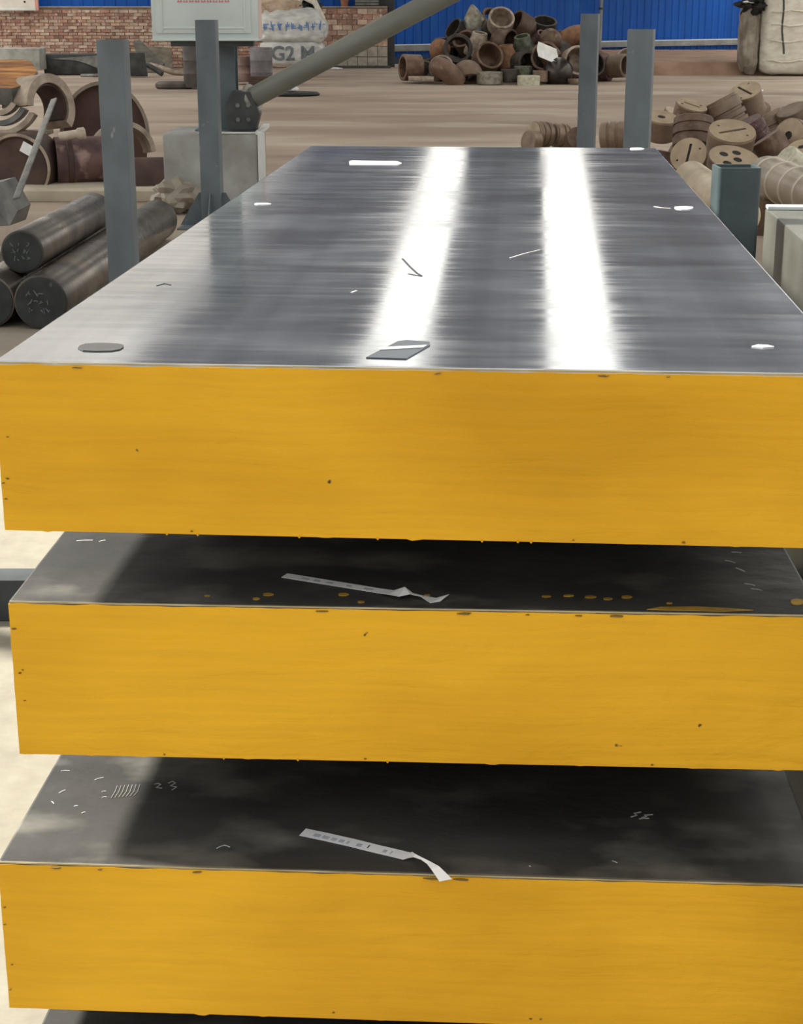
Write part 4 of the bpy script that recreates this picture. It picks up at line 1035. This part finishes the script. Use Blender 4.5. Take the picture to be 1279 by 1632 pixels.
# plugs underneath that carry the heap
rnd = random.Random(11); i = 0; tries = 0
while i < 18 and tries < 5000:
    tries += 1
    lay = rnd.choice((0, 0, 0, 1))
    X = rnd.uniform(2.75, 4.7) if lay == 0 else rnd.uniform(3.0, 4.3); Y = rnd.uniform(15.2, 18.6) if lay == 0 else rnd.uniform(16.2, 18.2)
    p = Vector((X, Y, .17 + .3 * lay)); s = .36
    if any((p - q.location).length < .42 * (s + max(q.scale)) for q in PLUGS): continue
    kd = ('drum', 'grooved', 'short')[i % 3]
    rt = link('forged_plug', PM.setdefault((kd, 'r'), plug_body(kd)), RUST)
    rt.scale = (s, s, s); put(rt, p, (rnd.uniform(-1, 1), rnd.uniform(-1, .3), rnd.uniform(0, 1)))
    tag(rt, 'brown plug deep in the right heap, mostly covered', 'plug', 'covered plugs low in the right heap'); PLUGS.append(rt); i += 1
relax(PLUGS, k=.42)
for q in list(PLUGS):       # nothing hangs in the air: a covered plug under each high one
    if q.location.z < .30: continue
    if any(p is not q and (p.location.xy - q.location.xy).length < .24 and .12 < q.location.z - p.location.z < .5 for p in PLUGS): continue
    z = q.location.z - .5 * (max(q.scale) + .34)
    while z > .0:
        kd = ('drum', 'grooved', 'short')[len(PLUGS) % 3]
        rt = link('forged_plug', PM.setdefault((kd, 'r'), plug_body(kd)), RUST); rt.scale = (.34, .34, .34)
        put(rt, (q.location.x + .03, q.location.y + .04, max(z, .15)), (rnd.uniform(-.3, .3), rnd.uniform(-.3, .3), 1))
        tag(rt, 'brown plug deep in the right heap, mostly covered', 'plug', 'covered plugs low in the right heap'); PLUGS.append(rt)
        if z <= .16: break
        z -= .31
# cream bar and ridged bar below the heap
def lying_bar(name, p0, p1, r, m, label, ridges=0, rm=None):
    d = p1 - p0; rt = empty(name, (p0.x, p0.y, p0.z - r)); tag(rt, label, 'steel bar', 'bars at the foot of the right heap')
    o = link('bar_body', lathe([(0, 0), (r * .8, 0), (r * .95, r * .08), (r, r * .25), (r, d.length - r * .1), (r * .92, d.length), (0, d.length)], 32), m, rt); put(o, (0, 0, r), d)
    for t in (.2, .8):      # timber blocks that carry the bar
        pz_ = p0 + d * t; hh = pz_.z - r * .93
        if hh > .03:
            q = link('bearer', box_mesh(.34, .12, hh, bev=.006), mat('bearer_timber', srgb(120, 100, 80), srgb(92, 76, 60), scale=6, rough=.8), rt); q.location = (pz_.x - rt.location.x, pz_.y - rt.location.y, -rt.location.z)
    for k in range(ridges):
        t = .12 + .8 * k / max(ridges - 1, 1)
        q = link('ridge', lathe([(r * .99, -.012), (r * 1.05, -.008), (r * 1.05, .008), (r * .99, .012)], 32, closed_prof=True), rm or m, rt); put(q, Vector((0, 0, r)) + d * t, d)
    return rt
lying_bar('round_bar', at(1100, 283, 12.2), at(1180, 345, 10.2), .125, CREAM, 'cream round bar lying between the slab edge and the short stake')
RIDG = mat('wrapped_bar', srgb(178, 164, 146), srgb(146, 132, 116), scale=4, rough=.35, metal=.2, bump=.1, bscale=18)
lying_bar('ridged_bar', at(1218, 280, 13.2), at(1330, 322, 11.6), .16, RIDG, 'shiny tan ridged bar right of the short stake', 5, mat('bar_ridge', srgb(206, 196, 180), rough=.3, metal=.3))

# ------------------------------------------------------------------ left-hand scrap
G_L = 'large scrap pieces on the left'
def shell(r0, r1, w, a0, a1, seg=28):
    return lathe([(r0, -w / 2), (r1, -w / 2), (r1, w / 2), (r0, w / 2)], seg, R(a0), R(a1), closed_prof=True)
# closed pipe end with a paper tag, cut by the left edge
c0 = at(28, 268, 15.6); r0 = 51 * mpp(15.6)
o = empty('pipe_stub', (c0.x, c0.y, c0.z - r0)); tag(o, 'brown closed pipe stub with white tag, at the left edge', 'pipe', G_L)
q = link('stub_body', lathe([(0, .03), (r0 * .86, .03), (r0 * .9, 0), (r0, 0), (r0, .45), (0, .45)], 40), BROWN, o); put(q, (0, 0, r0), (.12, 1, 0))
q = link('rim', lathe([(r0 * .93, -.008), (r0 * 1.0, -.008), (r0 * 1.005, .012), (r0 * .93, .012)], 40, closed_prof=True), PALE, o); put(q, (0, 0, r0), (.12, 1, 0))
tg = at(37, 241, 15.52)
q = link('paper_tag', box_mesh(.12, .004, .10), PAPER, o); q.location = tg - o.location - Vector((0, 0, .03)); q.rotation_euler = (0, R(28), R(-8))
q.location.y = -.012
# red-oxide pipe next to it
c0 = at(88, 259, 15.9); r0 = 38 * mpp(15.9)
o = empty('pipe_section', (c0.x, c0.y, c0.z - r0)); tag(o, 'purplish red pipe section lying behind the left post', 'pipe', G_L)
ax = Vector((1, .30, 0)).normalized(); Ln = .62
q = link('pipe_wall', lathe([(r0 * .86, 0), (r0, 0), (r0, Ln), (r0 * .86, Ln)], 40, closed_prof=True), RUST_RED, o); put(q, (0, 0, r0), ax)
q = link('collar_ring', lathe([(r0, .10), (r0 * 1.05, .11), (r0 * 1.05, .15), (r0, .16)], 40, closed_prof=True), BROWN, o); put(q, (0, 0, r0), ax)
q = link('inner_plug', lathe([(0, .06), (r0 * .87, .06), (r0 * .87, .1), (0, .1)], 32), BLACK, o); put(q, (0, 0, r0), ax)
# ring segment standing on edge
c0 = at(62, 172, 16.6); r0 = 47 * mpp(16.6)
o = empty('ring_segment', (c0.x, c0.y, c0.z - r0)); tag(o, 'pale thick ring segment standing on edge left of the brown half disc', 'scrap', G_L)
q = link('segment', shell(r0 * .74, r0 * 1.02, .36, -100, 118), PALE, o); put(q, (0, 0, r0), (.82, -.57, .12), 1.0)
q = link('inner_liner', shell(r0 * .66, r0 * .735, .30, -95, 110), BROWN, o); put(q, (0, 0, r0), (.82, -.57, .12), 1.0)
# brown half disc with pale rim
c0 = at(168, 214, 17.2); r0 = 66 * mpp(17.2)
o = empty('half_disc', (c0.x, c0.y, c0.z)); tag(o, 'large brown half disc with pale rim behind the left post', 'scrap', G_L)
hp_ = [(r0 * .94 * math.cos(R(a)), r0 * 1.16 * math.sin(R(a))) for a in range(0, 181, 8)] + [(-r0 * .9, -(c0.z - .01)), (r0 * .9, -(c0.z - .01))]
q = link('plate', prism(hp_, -.02, .02), mat('brown_plate', srgb(92, 62, 52), srgb(72, 48, 42), scale=2.5, rough=.6), o); q.rotation_euler = (R(82), 0, R(6))
rim = []
v = []; f = []
for i in range(25):
    a = R(180 * i / 24)
    for k, (rr, zz) in enumerate(((.93, -.10), (1.0, -.10), (1.0, .12), (.93, .12))): v.append((r0 * rr * math.cos(a), r0 * rr * 1.16 * math.sin(a), zz))
for i in range(24):
    for k in range(4): f.append([i * 4 + k, i * 4 + (k + 1) % 4, i * 4 + 4 + (k + 1) % 4, i * 4 + 4 + k])
f += [[0, 1, 2, 3], [99, 98, 97, 96]]
me = mesh_from(v, f); shade(me, 40); q = link('rim', me, mat('rim_steel', srgb(150, 138, 122), srgb(112, 100, 88), scale=4, rough=.5, metal=.2), o); q.rotation_euler = (R(82), 0, R(6))
# flame-cut plate on top
pts = [(-30, 96), (34, 95), (50, 98), (60, 114), (36, 136), (18, 141), (-30, 138)]
base = at(14, 118, 16.9)
def tilt(px, py):  # the plate leans: nearer at its lower edge
    return at(px, py, 17.2 - (py - 95) * .019)
P = [tilt(*p) for p in pts]; nrm = (P[2] - P[0]).cross(P[4] - P[0]).normalized()
if nrm.z < 0: nrm = -nrm
v = [p - base for p in P] + [p - base - nrm * .17 for p in P]; n = len(P)
f = [list(range(n)), list(range(n, 2 * n))[::-1]] + [[i, (i + 1) % n, n + (i + 1) % n, n + i] for i in range(n)]
o = link('cut_plate', mesh_from(v, f), None); o.location = base
o.data.materials.append(CUT); o.data.materials.append(GREYST)
for i, p in enumerate(o.data.polygons): p.material_index = 0 if i == 0 else 1
tag(o, 'thick flame-cut plate with orange top lying on the left scrap', 'plate', G_L)
# nested curved liners below it
for k in range(3):
    c0 = at(0, 196 + 0 * k, 16.3 + .02 * k); r0 = (62 - 15 * k) * mpp(16.3)
    o = link('curved_liner', shell(r0 - .05, r0, .34, 205, 330, 20), (PALE, GREYST, PALE)[k]); put(o, at(-2, 150, 16.4), (.12, -1, .1), 0)
    o.rotation_mode = 'QUATERNION'; o.rotation_quaternion = axis_quat((.10, -1, .08), 0) @ Quaternion((0, 0, 1), R(0))
    tag(o, ('outermost pale curved liner under the flame-cut plate', 'middle grey curved liner under the flame-cut plate', 'innermost pale curved liner under the flame-cut plate')[k], 'scrap', 'nested curved liners')
# plate the liners and stub rest on
a, b = at(-40, 214, 16.2), at(72, 214, 16.2)
o = link('steel_shelf', box_mesh(b.x - a.x, .5, .035, bev=.005), PALE); o.location = ((a.x + b.x) / 2, 16.35, a.z - .02)
tag(o, 'flat pale steel strip between the curved liners and the brown stub', 'plate', G_L)
# brown half pipe and pale shell behind the post
c0 = at(236, 276, 15.7); r0 = .24
o = link('half_pipe', shell(r0 - .03, r0, .44, 0, 180, 20), BROWN); put(o, (c0.x, c0.y, 0.105), (1, .18, 0)); o.rotation_quaternion = axis_quat((1, .18, 0)); 
def upright_arc(o, d):   # turn the arc's opening down
    z = Vector(d).normalized(); up = Vector((0, 0, 1)); y = (up - z * up.dot(z)).normalized(); x = y.cross(z)
    o.rotation_mode = 'QUATERNION'; o.rotation_quaternion = Matrix((x, y, z)).transposed().to_quaternion()
upright_arc(o, (1, .18, 0)); tag(o, 'brown half pipe lying open side down by the concrete pedestal', 'pipe', G_L)
c0 = at(197, 240, 16.4); r0 = 46 * mpp(16.4)
o = link('pipe_shell', shell(r0 * .84, r0, .3, 0, 180, 20), PALE); o.location = at(195, 244, 16.45); upright_arc(o, (.45, -1, .15)); tag(o, 'pale tan half shell behind the left post, above the half pipe', 'pipe', G_L)
o = link('stub_tube', lathe([(0, 0), (.035, 0), (.042, .02), (.042, .17), (.055, .18), (.055, .24), (.04, .25), (0, .25)], 16), mat('white_stub', srgb(206, 194, 178), srgb(176, 162, 146), scale=8, rough=.5)); put(o, at(94, 218, 15.7), (1, .1, .14)); tag(o, 'short whitish stub lying on the purplish pipe', 'scrap', G_L)
# inclined flat bar
a, b = at(86, 158, 15.0), at(26, 316, 11.65)
d = b - a
o = link('flat_bar', box_mesh(.055, .016, d.length, bev=.004), GREYST); put(o, a, d, .3); tag(o, 'thin grey flat bar leaning diagonally across the left scrap', 'bar', G_L)
# crumpled sheet at the foot of the pedestal
c0 = on(285, 338)
o = lump('plastic_wrap', .24, .22, .15, mat('dull_wrap', srgb(168, 160, 146), srgb(136, 128, 116), scale=5, rough=.35), 3.3, .5, 3, 2.2, True); o.location = (c0.x, c0.y - .05, 0)
tag(o, 'crumpled greyish plastic wrap at the foot of the pedestal', 'plastic wrap')

# ------------------------------------------------------------------ far left: things along the brick wall
G_F = 'oddments along the brick wall'
def far_box(name, x0, x1, y0, y1, Y, dep, m, label, cat, rz=0.0, bev=.02, tap=0.0):
    a = at(x0, y1, Y); b = at(x1, y0, Y)
    me = box_mesh(b.x - a.x, dep, b.z - max(a.z, 0), bev=bev)
    if tap:
        for v_ in me.vertices:
            if v_.co.z > .5 * (b.z - a.z): v_.co.x *= 1 - tap
    o = link(name, me, m); o.location = ((a.x + b.x) / 2, Y + dep / 2, max(a.z, 0)); o.rotation_euler = (0, 0, rz)
    tag(o, label, cat, G_F); return o
far_box('concrete_block', -20, 62, 77, 112, 41.0, .8, CONCRETE, 'pale concrete block at far left before the brick wall', 'block')
t_ = far_box('steel_trough', 70, 160, 86, 119, 41.8, .7, DARKGREY, 'dark grey steel trough before the brick wall, left of the post', 'trough', .05, .03, -.04)
lt = t_.dimensions
link('folded_flap', prism([(-.55, .30), (.66, .38), (.66, .05), (.30, .20), (.05, .26)], -.03, .03), GREYST, t_).matrix_local = Matrix.Translation((0, -.38, .08)) @ Matrix.Rotation(R(84), 4, 'X')
# white notice panel, top left
a = at(-30, 17, 45.9); b = at(56, 17, 45.9)
o = empty('notice_board', ((a.x + b.x) / 2, 46.2, a.z)); tag(o, 'white framed panel with pink edge on the brick wall, top left corner', 'panel')
link('panel', box_mesh(b.x - a.x - .1, .06, 1.3, origin=(0, 0, .05)), mat('panel_white', srgb(226, 222, 214), srgb(206, 200, 190), scale=2, rough=.6), o)
link('frame', box_mesh(b.x - a.x, .1, .06, bev=.01), WHITE_PAINT, o)
link('side_strip', box_mesh(.08, .1, 1.35, bev=.01, origin=((b.x - a.x) / 2, 0, 0)), mat('pink_strip', srgb(222, 160, 150), rough=.6), o)
for s in (-1, 1): link('hanger', box_mesh(.05, .34, .05, origin=(s * .4, .14, .2)), DARKGREY, o)
# heaped oddments right of the left post
def bent_tube(name, pts, r, m, label, cat='pipe'):
    P = [at(*p) for p in pts]; c = P[0].copy(); o = link(name, tube_path([p - c for p in P], r, 12), m); o.location = c; tag(o, label, cat, G_F); return o
far_box('scrap_plate', 200, 232, 84, 122, 40.6, .25, DARKGREY, 'dark upright plate right of the left post, far back', 'plate', .2, .02, .2)
def leaning(name, pts, Y0, Y1, th, m, label, cat='plate'):
    ys = [p[1] for p in pts]; y0, y1 = min(ys), max(ys)
    P = [at(x, y, Y1 + (Y0 - Y1) * (y - y0) / (y1 - y0)) for x, y in pts]; c = sum(P, Vector()) / len(P)
    nn = (P[1] - P[0]).cross(P[2] - P[0]).normalized()
    if nn.y > 0: nn = -nn
    v = [p - c for p in P] + [p - c - nn * th for p in P]; n = len(P)
    f = [list(range(n)), list(range(n, 2 * n))[::-1]] + [[i, (i + 1) % n, n + (i + 1) % n, n + i] for i in range(n)]
    o = link(name, mesh_from(v, f), m); o.location = c; tag(o, label, cat, G_F); return o
leaning('scrap_plate', [(212, 66), (222, 63), (236, 76), (262, 100), (250, 116), (226, 113)], 43.0, 44.6, .06, mat('olive_scrap', srgb(106, 100, 88), srgb(74, 70, 62), scale=5, rough=.6), 'olive bent plate leaning up near the brick wall')
leaning('scrap_plate', [(236, 74), (272, 76), (276, 111), (240, 111)], 44.9, 46.0, .05, mat('moss_scrap', srgb(128, 120, 104), srgb(98, 90, 78), scale=5, rough=.7), 'mossy flat panel leaning below the white cabinet')
bent_tube('bent_pipe', [(240, 104, 41.9), (255, 108, 41.7), (275, 115, 41.6), (296, 117, 41.6)], .07, PALE, 'pale bent pipe on the floor left of the gusseted post')
bent_tube('bent_pipe', [(206, 117, 41.2), (222, 100, 41.4), (240, 106, 41.2), (258, 118, 41.0)], .06, DARKGREY, 'dark bent pipe tangled right of the left post')
bent_tube('scrap_rod', [(130, 121, 40.9), (150, 121, 40.7), (160, 120, 40.8), (205, 117, 41.6)], .05, GREYST, 'thin grey rod on the floor beside the steel trough', 'rod')
c0 = on(278, 141)
o = link('steel_disc', lathe([(0, 0), (.36, 0), (.40, .04), (.40, .10), (.34, .14), (0, .15)], 28), mat('dark_disc', srgb(92, 86, 78), srgb(66, 60, 54), scale=4, rough=.6), None); o.location = (c0.x, c0.y, 0); tag(o, 'dark dished steel disc on the floor left of the gusseted post', 'disc', G_F)
def drum(px0, px1, y0, y1, Y, m, label):
    a = at(px0, y1, Y); b = at(px1, y0, Y); r = (b.x - a.x) / 2; h = b.z - max(a.z, 0)
    rt = empty('steel_drum', ((a.x + b.x) / 2, Y + r, max(a.z, 0))); tag(rt, label, 'drum', 'drums behind the pedestal')
    link('drum_body', lathe([(0, .02), (r * .97, 0), (r, .02), (r, h * .32), (r * 1.03, h * .34), (r, h * .36), (r, h * .64), (r * 1.03, h * .66), (r, h * .68), (r, h - .02), (r * .97, h), (r * .94, h - .02), (0, h - .02)], 28), m, rt)
    q = link('bung', lathe([(0, 0), (.04, 0), (.04, .02), (0, .025)], 10), GREYST, rt); q.location = (r * .5, 0, h - .02)
drum(291, 322, 74, 140, 35.0, mat('dark_drum', srgb(88, 82, 80), srgb(64, 60, 58), scale=4, rough=.5), 'dark steel drum half hidden behind the gusseted post')
drum(372, 401, 90, 131, 37.0, mat('pink_drum', srgb(168, 142, 134), srgb(120, 98, 92), scale=3, rough=.6), 'pinkish drum right of the grey column')
drum(398, 432, 76, 138, 36.6, mat('lilac_drum', srgb(138, 134, 142), srgb(108, 102, 106), scale=3, rough=.6), 'lilac grey drum before the white bulk bags')
far_box('timber_sleeper', 396, 440, 122, 141, 35.8, .4, mat('dark_timber', srgb(84, 68, 58), srgb(58, 46, 40), scale=5, rough=.8, stretch=(1, 6, 6)), 'dark timber sleeper on the floor below the lilac drum', 'timber')
c0 = on(455, 152)
o = link('steel_disc', lathe([(0, 0), (.5, 0), (.52, .03), (.48, .06), (0, .07)], 28), BLACK); o.location = (c0.x + .15, c0.y, 0); tag(o, 'flat black disc on the floor beneath the slanting boom', 'disc', G_F)
o = lump('plastic_scrap', .12, .1, .06, PAPER, 9.1, .4, 2, 2.0, True); o.location = (c0.x + .12, c0.y, .068); tag(o, 'small white scrap on the black disc beneath the boom', 'plastic scrap')
for px, py, lab in ((536, 111, 'white paper scrap at the foot of the brick wall'), (1211, 147, 'tiny white scrap on the floor right of the topmost plug')):
    c0 = on(px, py); o = lump('paper_scrap', .16 if px < 600 else .06, .08, .03, PAPER, px, .4, 2, 2, True); o.location = (c0.x, c0.y, 0); tag(o, lab, 'paper')
# things on top of the brick wall
for x0, x1, y0, m, lab, nm, ct in ((541, 556, 0, mat('terracotta', srgb(176, 116, 92), srgb(140, 90, 72), scale=5, rough=.8), 'terracotta pot standing on the brick wall', 'clay_pot', 'pot'),
                          (566, 603, 2, DARKGREY, 'dark low crate standing on the brick wall', 'metal_crate', 'crate')):
    a = at(x0, 8, BY + .1); b = at(x1, -14, BY + .1)
    if nm == 'clay_pot': me = lathe([(0, 0), (.09, 0), (.13, .28), (.15, .28), (.15, .36), (.12, .36), (.09, .04), (0, .04)], 20)
    else: me = box_mesh(b.x - a.x, .24, .24, bev=.02)
    o = link(nm, me, m); o.location = ((a.x + b.x) / 2, BY + .16, brick_z + .03); tag(o, lab, ct, G_F)
    if nm == 'metal_crate':
        for s in (-1, 0, 1): link('slat', box_mesh(b.x - a.x + .01, .012, .05, origin=(0, -.122, .11 + s * .075)), GREYST, o)

# ------------------------------------------------------------------ bulk bags
def sup(c, e): return math.copysign(abs(c) ** e, c)
def bag_mesh(w, d, h, seed, wr=.05, e1=.45, e2=.4, nu=64, nv=36, top_in=.0):
    v = []; f = []
    for k in range(nv + 1):
        t = -math.pi / 2 + math.pi * k / nv
        for i in range(nu):
            a = 2 * math.pi * i / nu
            x = sup(math.cos(t), e1) * sup(math.cos(a), e2); y = sup(math.cos(t), e1) * sup(math.sin(a), e2); z = sup(math.sin(t), e1)
            q = Vector((x * 2, y * 2, z * 2.6))
            n_ = noise.noise(q * 1.3 + Vector((seed, 0, 0))) * wr + noise.noise(Vector((x * 7, y * 7, z * 3 + seed))) * wr * .5
            s = 1 + n_; tp_ = 1 - top_in * max(0, z)
            v.append((x * w / 2 * s * tp_, y * d / 2 * s * tp_, h / 2 + z * h / 2 * (1 + n_ * .6)))
    for k in range(nv):
        for i in range(nu): f.append([k * nu + i, k * nu + (i + 1) % nu, (k + 1) * nu + (i + 1) % nu, (k + 1) * nu + i])
    me = bpy.data.meshes.new('bag'); me.from_pydata(v, [], f); me.update()
    bm = bmesh.new(); bm.from_mesh(me); bmesh.ops.remove_doubles(bm, verts=bm.verts[:], dist=1e-4); bmesh.ops.recalc_face_normals(bm, faces=bm.faces[:])
    mz = min(v_.co.z for v_ in bm.verts)
    for v_ in bm.verts: v_.co.z -= mz
    bm.to_mesh(me); bm.free(); shade(me, 60); return me
BAGW = mat('white_woven_bag', srgb(226, 222, 210), srgb(200, 194, 180), scale=4, rough=.6, bump=.35, bscale=6, stretch=(1, 1, 2.2))
BAGP = mat('glossy_white_wrap', srgb(222, 224, 222), srgb(188, 190, 188), scale=4, rough=.35, bump=.5, bscale=5, stretch=(1, 1, 2.5))
BLUEINK = mat('blue_print', srgb(86, 128, 186), srgb(120, 154, 200), scale=14, rough=.6)
GREYINK = mat('grey_print_bag', srgb(96, 106, 112), srgb(124, 132, 136), scale=14, rough=.6)
def project_on(o_bag, mesh, dx, dz, parent):
    """lay a flat mesh (x, z) on the bag's front"""
    from mathutils.bvhtree import BVHTree
    bm = bmesh.new(); bm.from_mesh(o_bag.data); tree = BVHTree.FromBMesh(bm)
    for v_ in mesh.vertices:
        hit = tree.ray_cast(Vector((v_.co.x + dx, -5, v_.co.z + dz)), Vector((0, 1, 0)))
        y = hit[0].y if hit[0] else -.3
        v_.co = Vector((v_.co.x + dx, y - .012 + v_.co.y, v_.co.z + dz))
    bm.free()
def text_mesh(body, size):
    cu = bpy.data.curves.new('txt', 'FONT'); cu.body = body; cu.size = size; cu.align_x = 'CENTER'; cu.extrude = .004; cu.offset = .012; cu.resolution_u = 3
    to = bpy.data.objects.new('txt', cu); COL.objects.link(to); bpy.context.view_layer.update()
    me = bpy.data.meshes.new_from_object(to.evaluated_get(bpy.context.evaluated_depsgraph_get()))
    bpy.data.objects.remove(to); 
    bm = bmesh.new(); bm.from_mesh(me); bmesh.ops.triangulate(bm, faces=bm.faces[:]); bmesh.ops.subdivide_edges(bm, edges=[e for e in bm.edges if e.calc_length() > size * .18], cuts=2)
    for v_ in bm.verts: v_.co = Vector((v_.co.x, -v_.co.z, v_.co.y))
    bm.to_mesh(me); bm.free(); me.materials.clear(); return me
def bag(x0, x1, y0, y1, Y, dep, m, label, seed, **kw):
    a = at(x0, y1, Y); b = at(x1, y0, Y)
    rt = empty('bulk_bag', ((a.x + b.x) / 2, Y + dep / 2, max(a.z, 0))); tag(rt, label, 'bulk bag', 'white bulk bags')
    o = link('bag_body', bag_mesh(b.x - a.x, dep, b.z - max(a.z, 0), seed, **kw), m, rt)
    return rt, o, b.x - a.x, b.z - max(a.z, 0)
LY = 40.2
rt, o, w, h = bag(412, 514, 64, 107, LY, 1.3, BAGP, 'lower white bulk bag printed G2 before the brick wall', 1.7, wr=.05)
low_top = rt.location.z + h
me = text_mesh('G2 M', h * .74); project_on(o, me, .06, h * .26, rt); link('lettering', me, GREYINK, rt)
rt, o, w, h = bag(410, 518, 2, 62, LY - .02, 1.3, BAGP, 'upper white bulk bag with blue print stacked before the brick wall', 5.2, wr=.09, top_in=.18)
rt.location.z = low_top - .10
rnd = random.Random(4)
for k in range(9):     # worn blue characters
    bmq = bmesh.new()
    for q in range(5):
        g = bmesh.ops.create_cube(bmq, size=1); hor = q % 2
        sx, sz = (.11, .022) if hor else (.022, .12); dx, dz = rnd.uniform(-.04, .04), rnd.uniform(-.06, .06)
        for v_ in g['verts']: v_.co = Vector((v_.co.x * sx + dx, v_.co.y * .006, v_.co.z * sz + dz))
    mm = bpy.data.meshes.new('glyph'); bmq.to_mesh(mm); bmq.free()
    project_on(o, mm, -.62 + k * .165, h * (.50 - .02 * (k % 2)), rt); link('lettering', mm, BLUEINK, rt)
# gathered neck and the dark tarpaulin that lies over it
q = link('neck', bag_mesh(.95, .8, .42, 8.8, wr=.2), mat('beige_neck', srgb(206, 186, 164), srgb(176, 154, 132), scale=5, rough=.6, bump=.4, bscale=7), rt); q.location = (-.25, -.1, h - .22)
q = link('tie_loop', tube_path([Vector((.05, -.3, h - .1)), Vector((.25, -.38, h + .22)), Vector((.55, -.35, h + .1)), Vector((.72, -.3, h - .25)), Vector((.74, -.25, h - .7))], .07, 10), BAGW, rt)
o = lump('tarpaulin', .42, .4, .14, mat('green_black_tarp', srgb(48, 58, 56), srgb(30, 36, 36), scale=4, rough=.5), 6.0, .5, 3, 2.0, True); o.location = rt.location + Vector((.30, .05, h - .06)); tag(o, 'dark crumpled tarpaulin lying on the upper white bag', 'tarpaulin')
# right-hand bag
RY = 41.2
a = on(1240, 121)
rt, o, w, h = bag(1212, 1345, -60, 121, RY, 1.7, BAGW, 'large white woven bulk bag at the top right corner', 3.1, wr=.025, e1=.22, e2=.3)
SEAM = mat('dark_strap', srgb(70, 74, 74), rough=.7)
def strap(px, py0, py1, name='strap', r=.022, m=SEAM):
    P = []
    for k in range(9):
        p = at(px + 1.5 * math.sin(k), py0 + (py1 - py0) * k / 8, RY)
        P.append(Vector((p.x - rt.location.x, 0, p.z - rt.location.z)))
    me = tube_path(P, r, 6); project_on(o, me, 0, 0, rt); link(name, me, m, rt)
strap(1247, -10, 86)
for y_ in (18, 40, 66, 98):
    P = [Vector((at(1216 + k * 14, y_ + 2 * math.sin(k * 1.7 + y_), RY).x - rt.location.x, 0, at(1216, y_ + 2 * math.sin(k * 1.7 + y_), RY).z - rt.location.z)) for k in range(6)]
    me = tube_path(P, .02, 6); project_on(o, me, 0, 0, rt); link('fold', me, BAGW, rt)
# slumped liner and dark net beside it
o = link('bag_liner', bag_mesh(.46, .9, 1.6, 7.7, wr=.16, e1=.5, e2=.6), mat('dirty_liner', srgb(176, 168, 154), srgb(126, 116, 104), scale=3, rough=.7, bump=.4, bscale=5)); a = at(1202, 120, RY + .3); o.location = (a.x - .12, RY + .75, 0.0)
tag(o, 'dirty slumped bag liner at the left side of the big white bag', 'bag liner')
o = lump('black_net', .46, .4, .22, BLACK, 12.0, .6, 4, 3.0, True, False); a = at(1206, 22, RY); o.location = (a.x + .12, RY + .55, a.z); tag(o, 'black crumpled netting on top of the slumped liner', 'netting')
o = lump('plastic_scrap', .16, .12, .04, PAPER, 2.4, .4, 2, 2, True); a = at(1198, 6, RY); o.location = (a.x, RY + .3, a.z); tag(o, 'white plastic scrap lying on the black netting', 'plastic scrap')

bpy.context.view_layer.update()
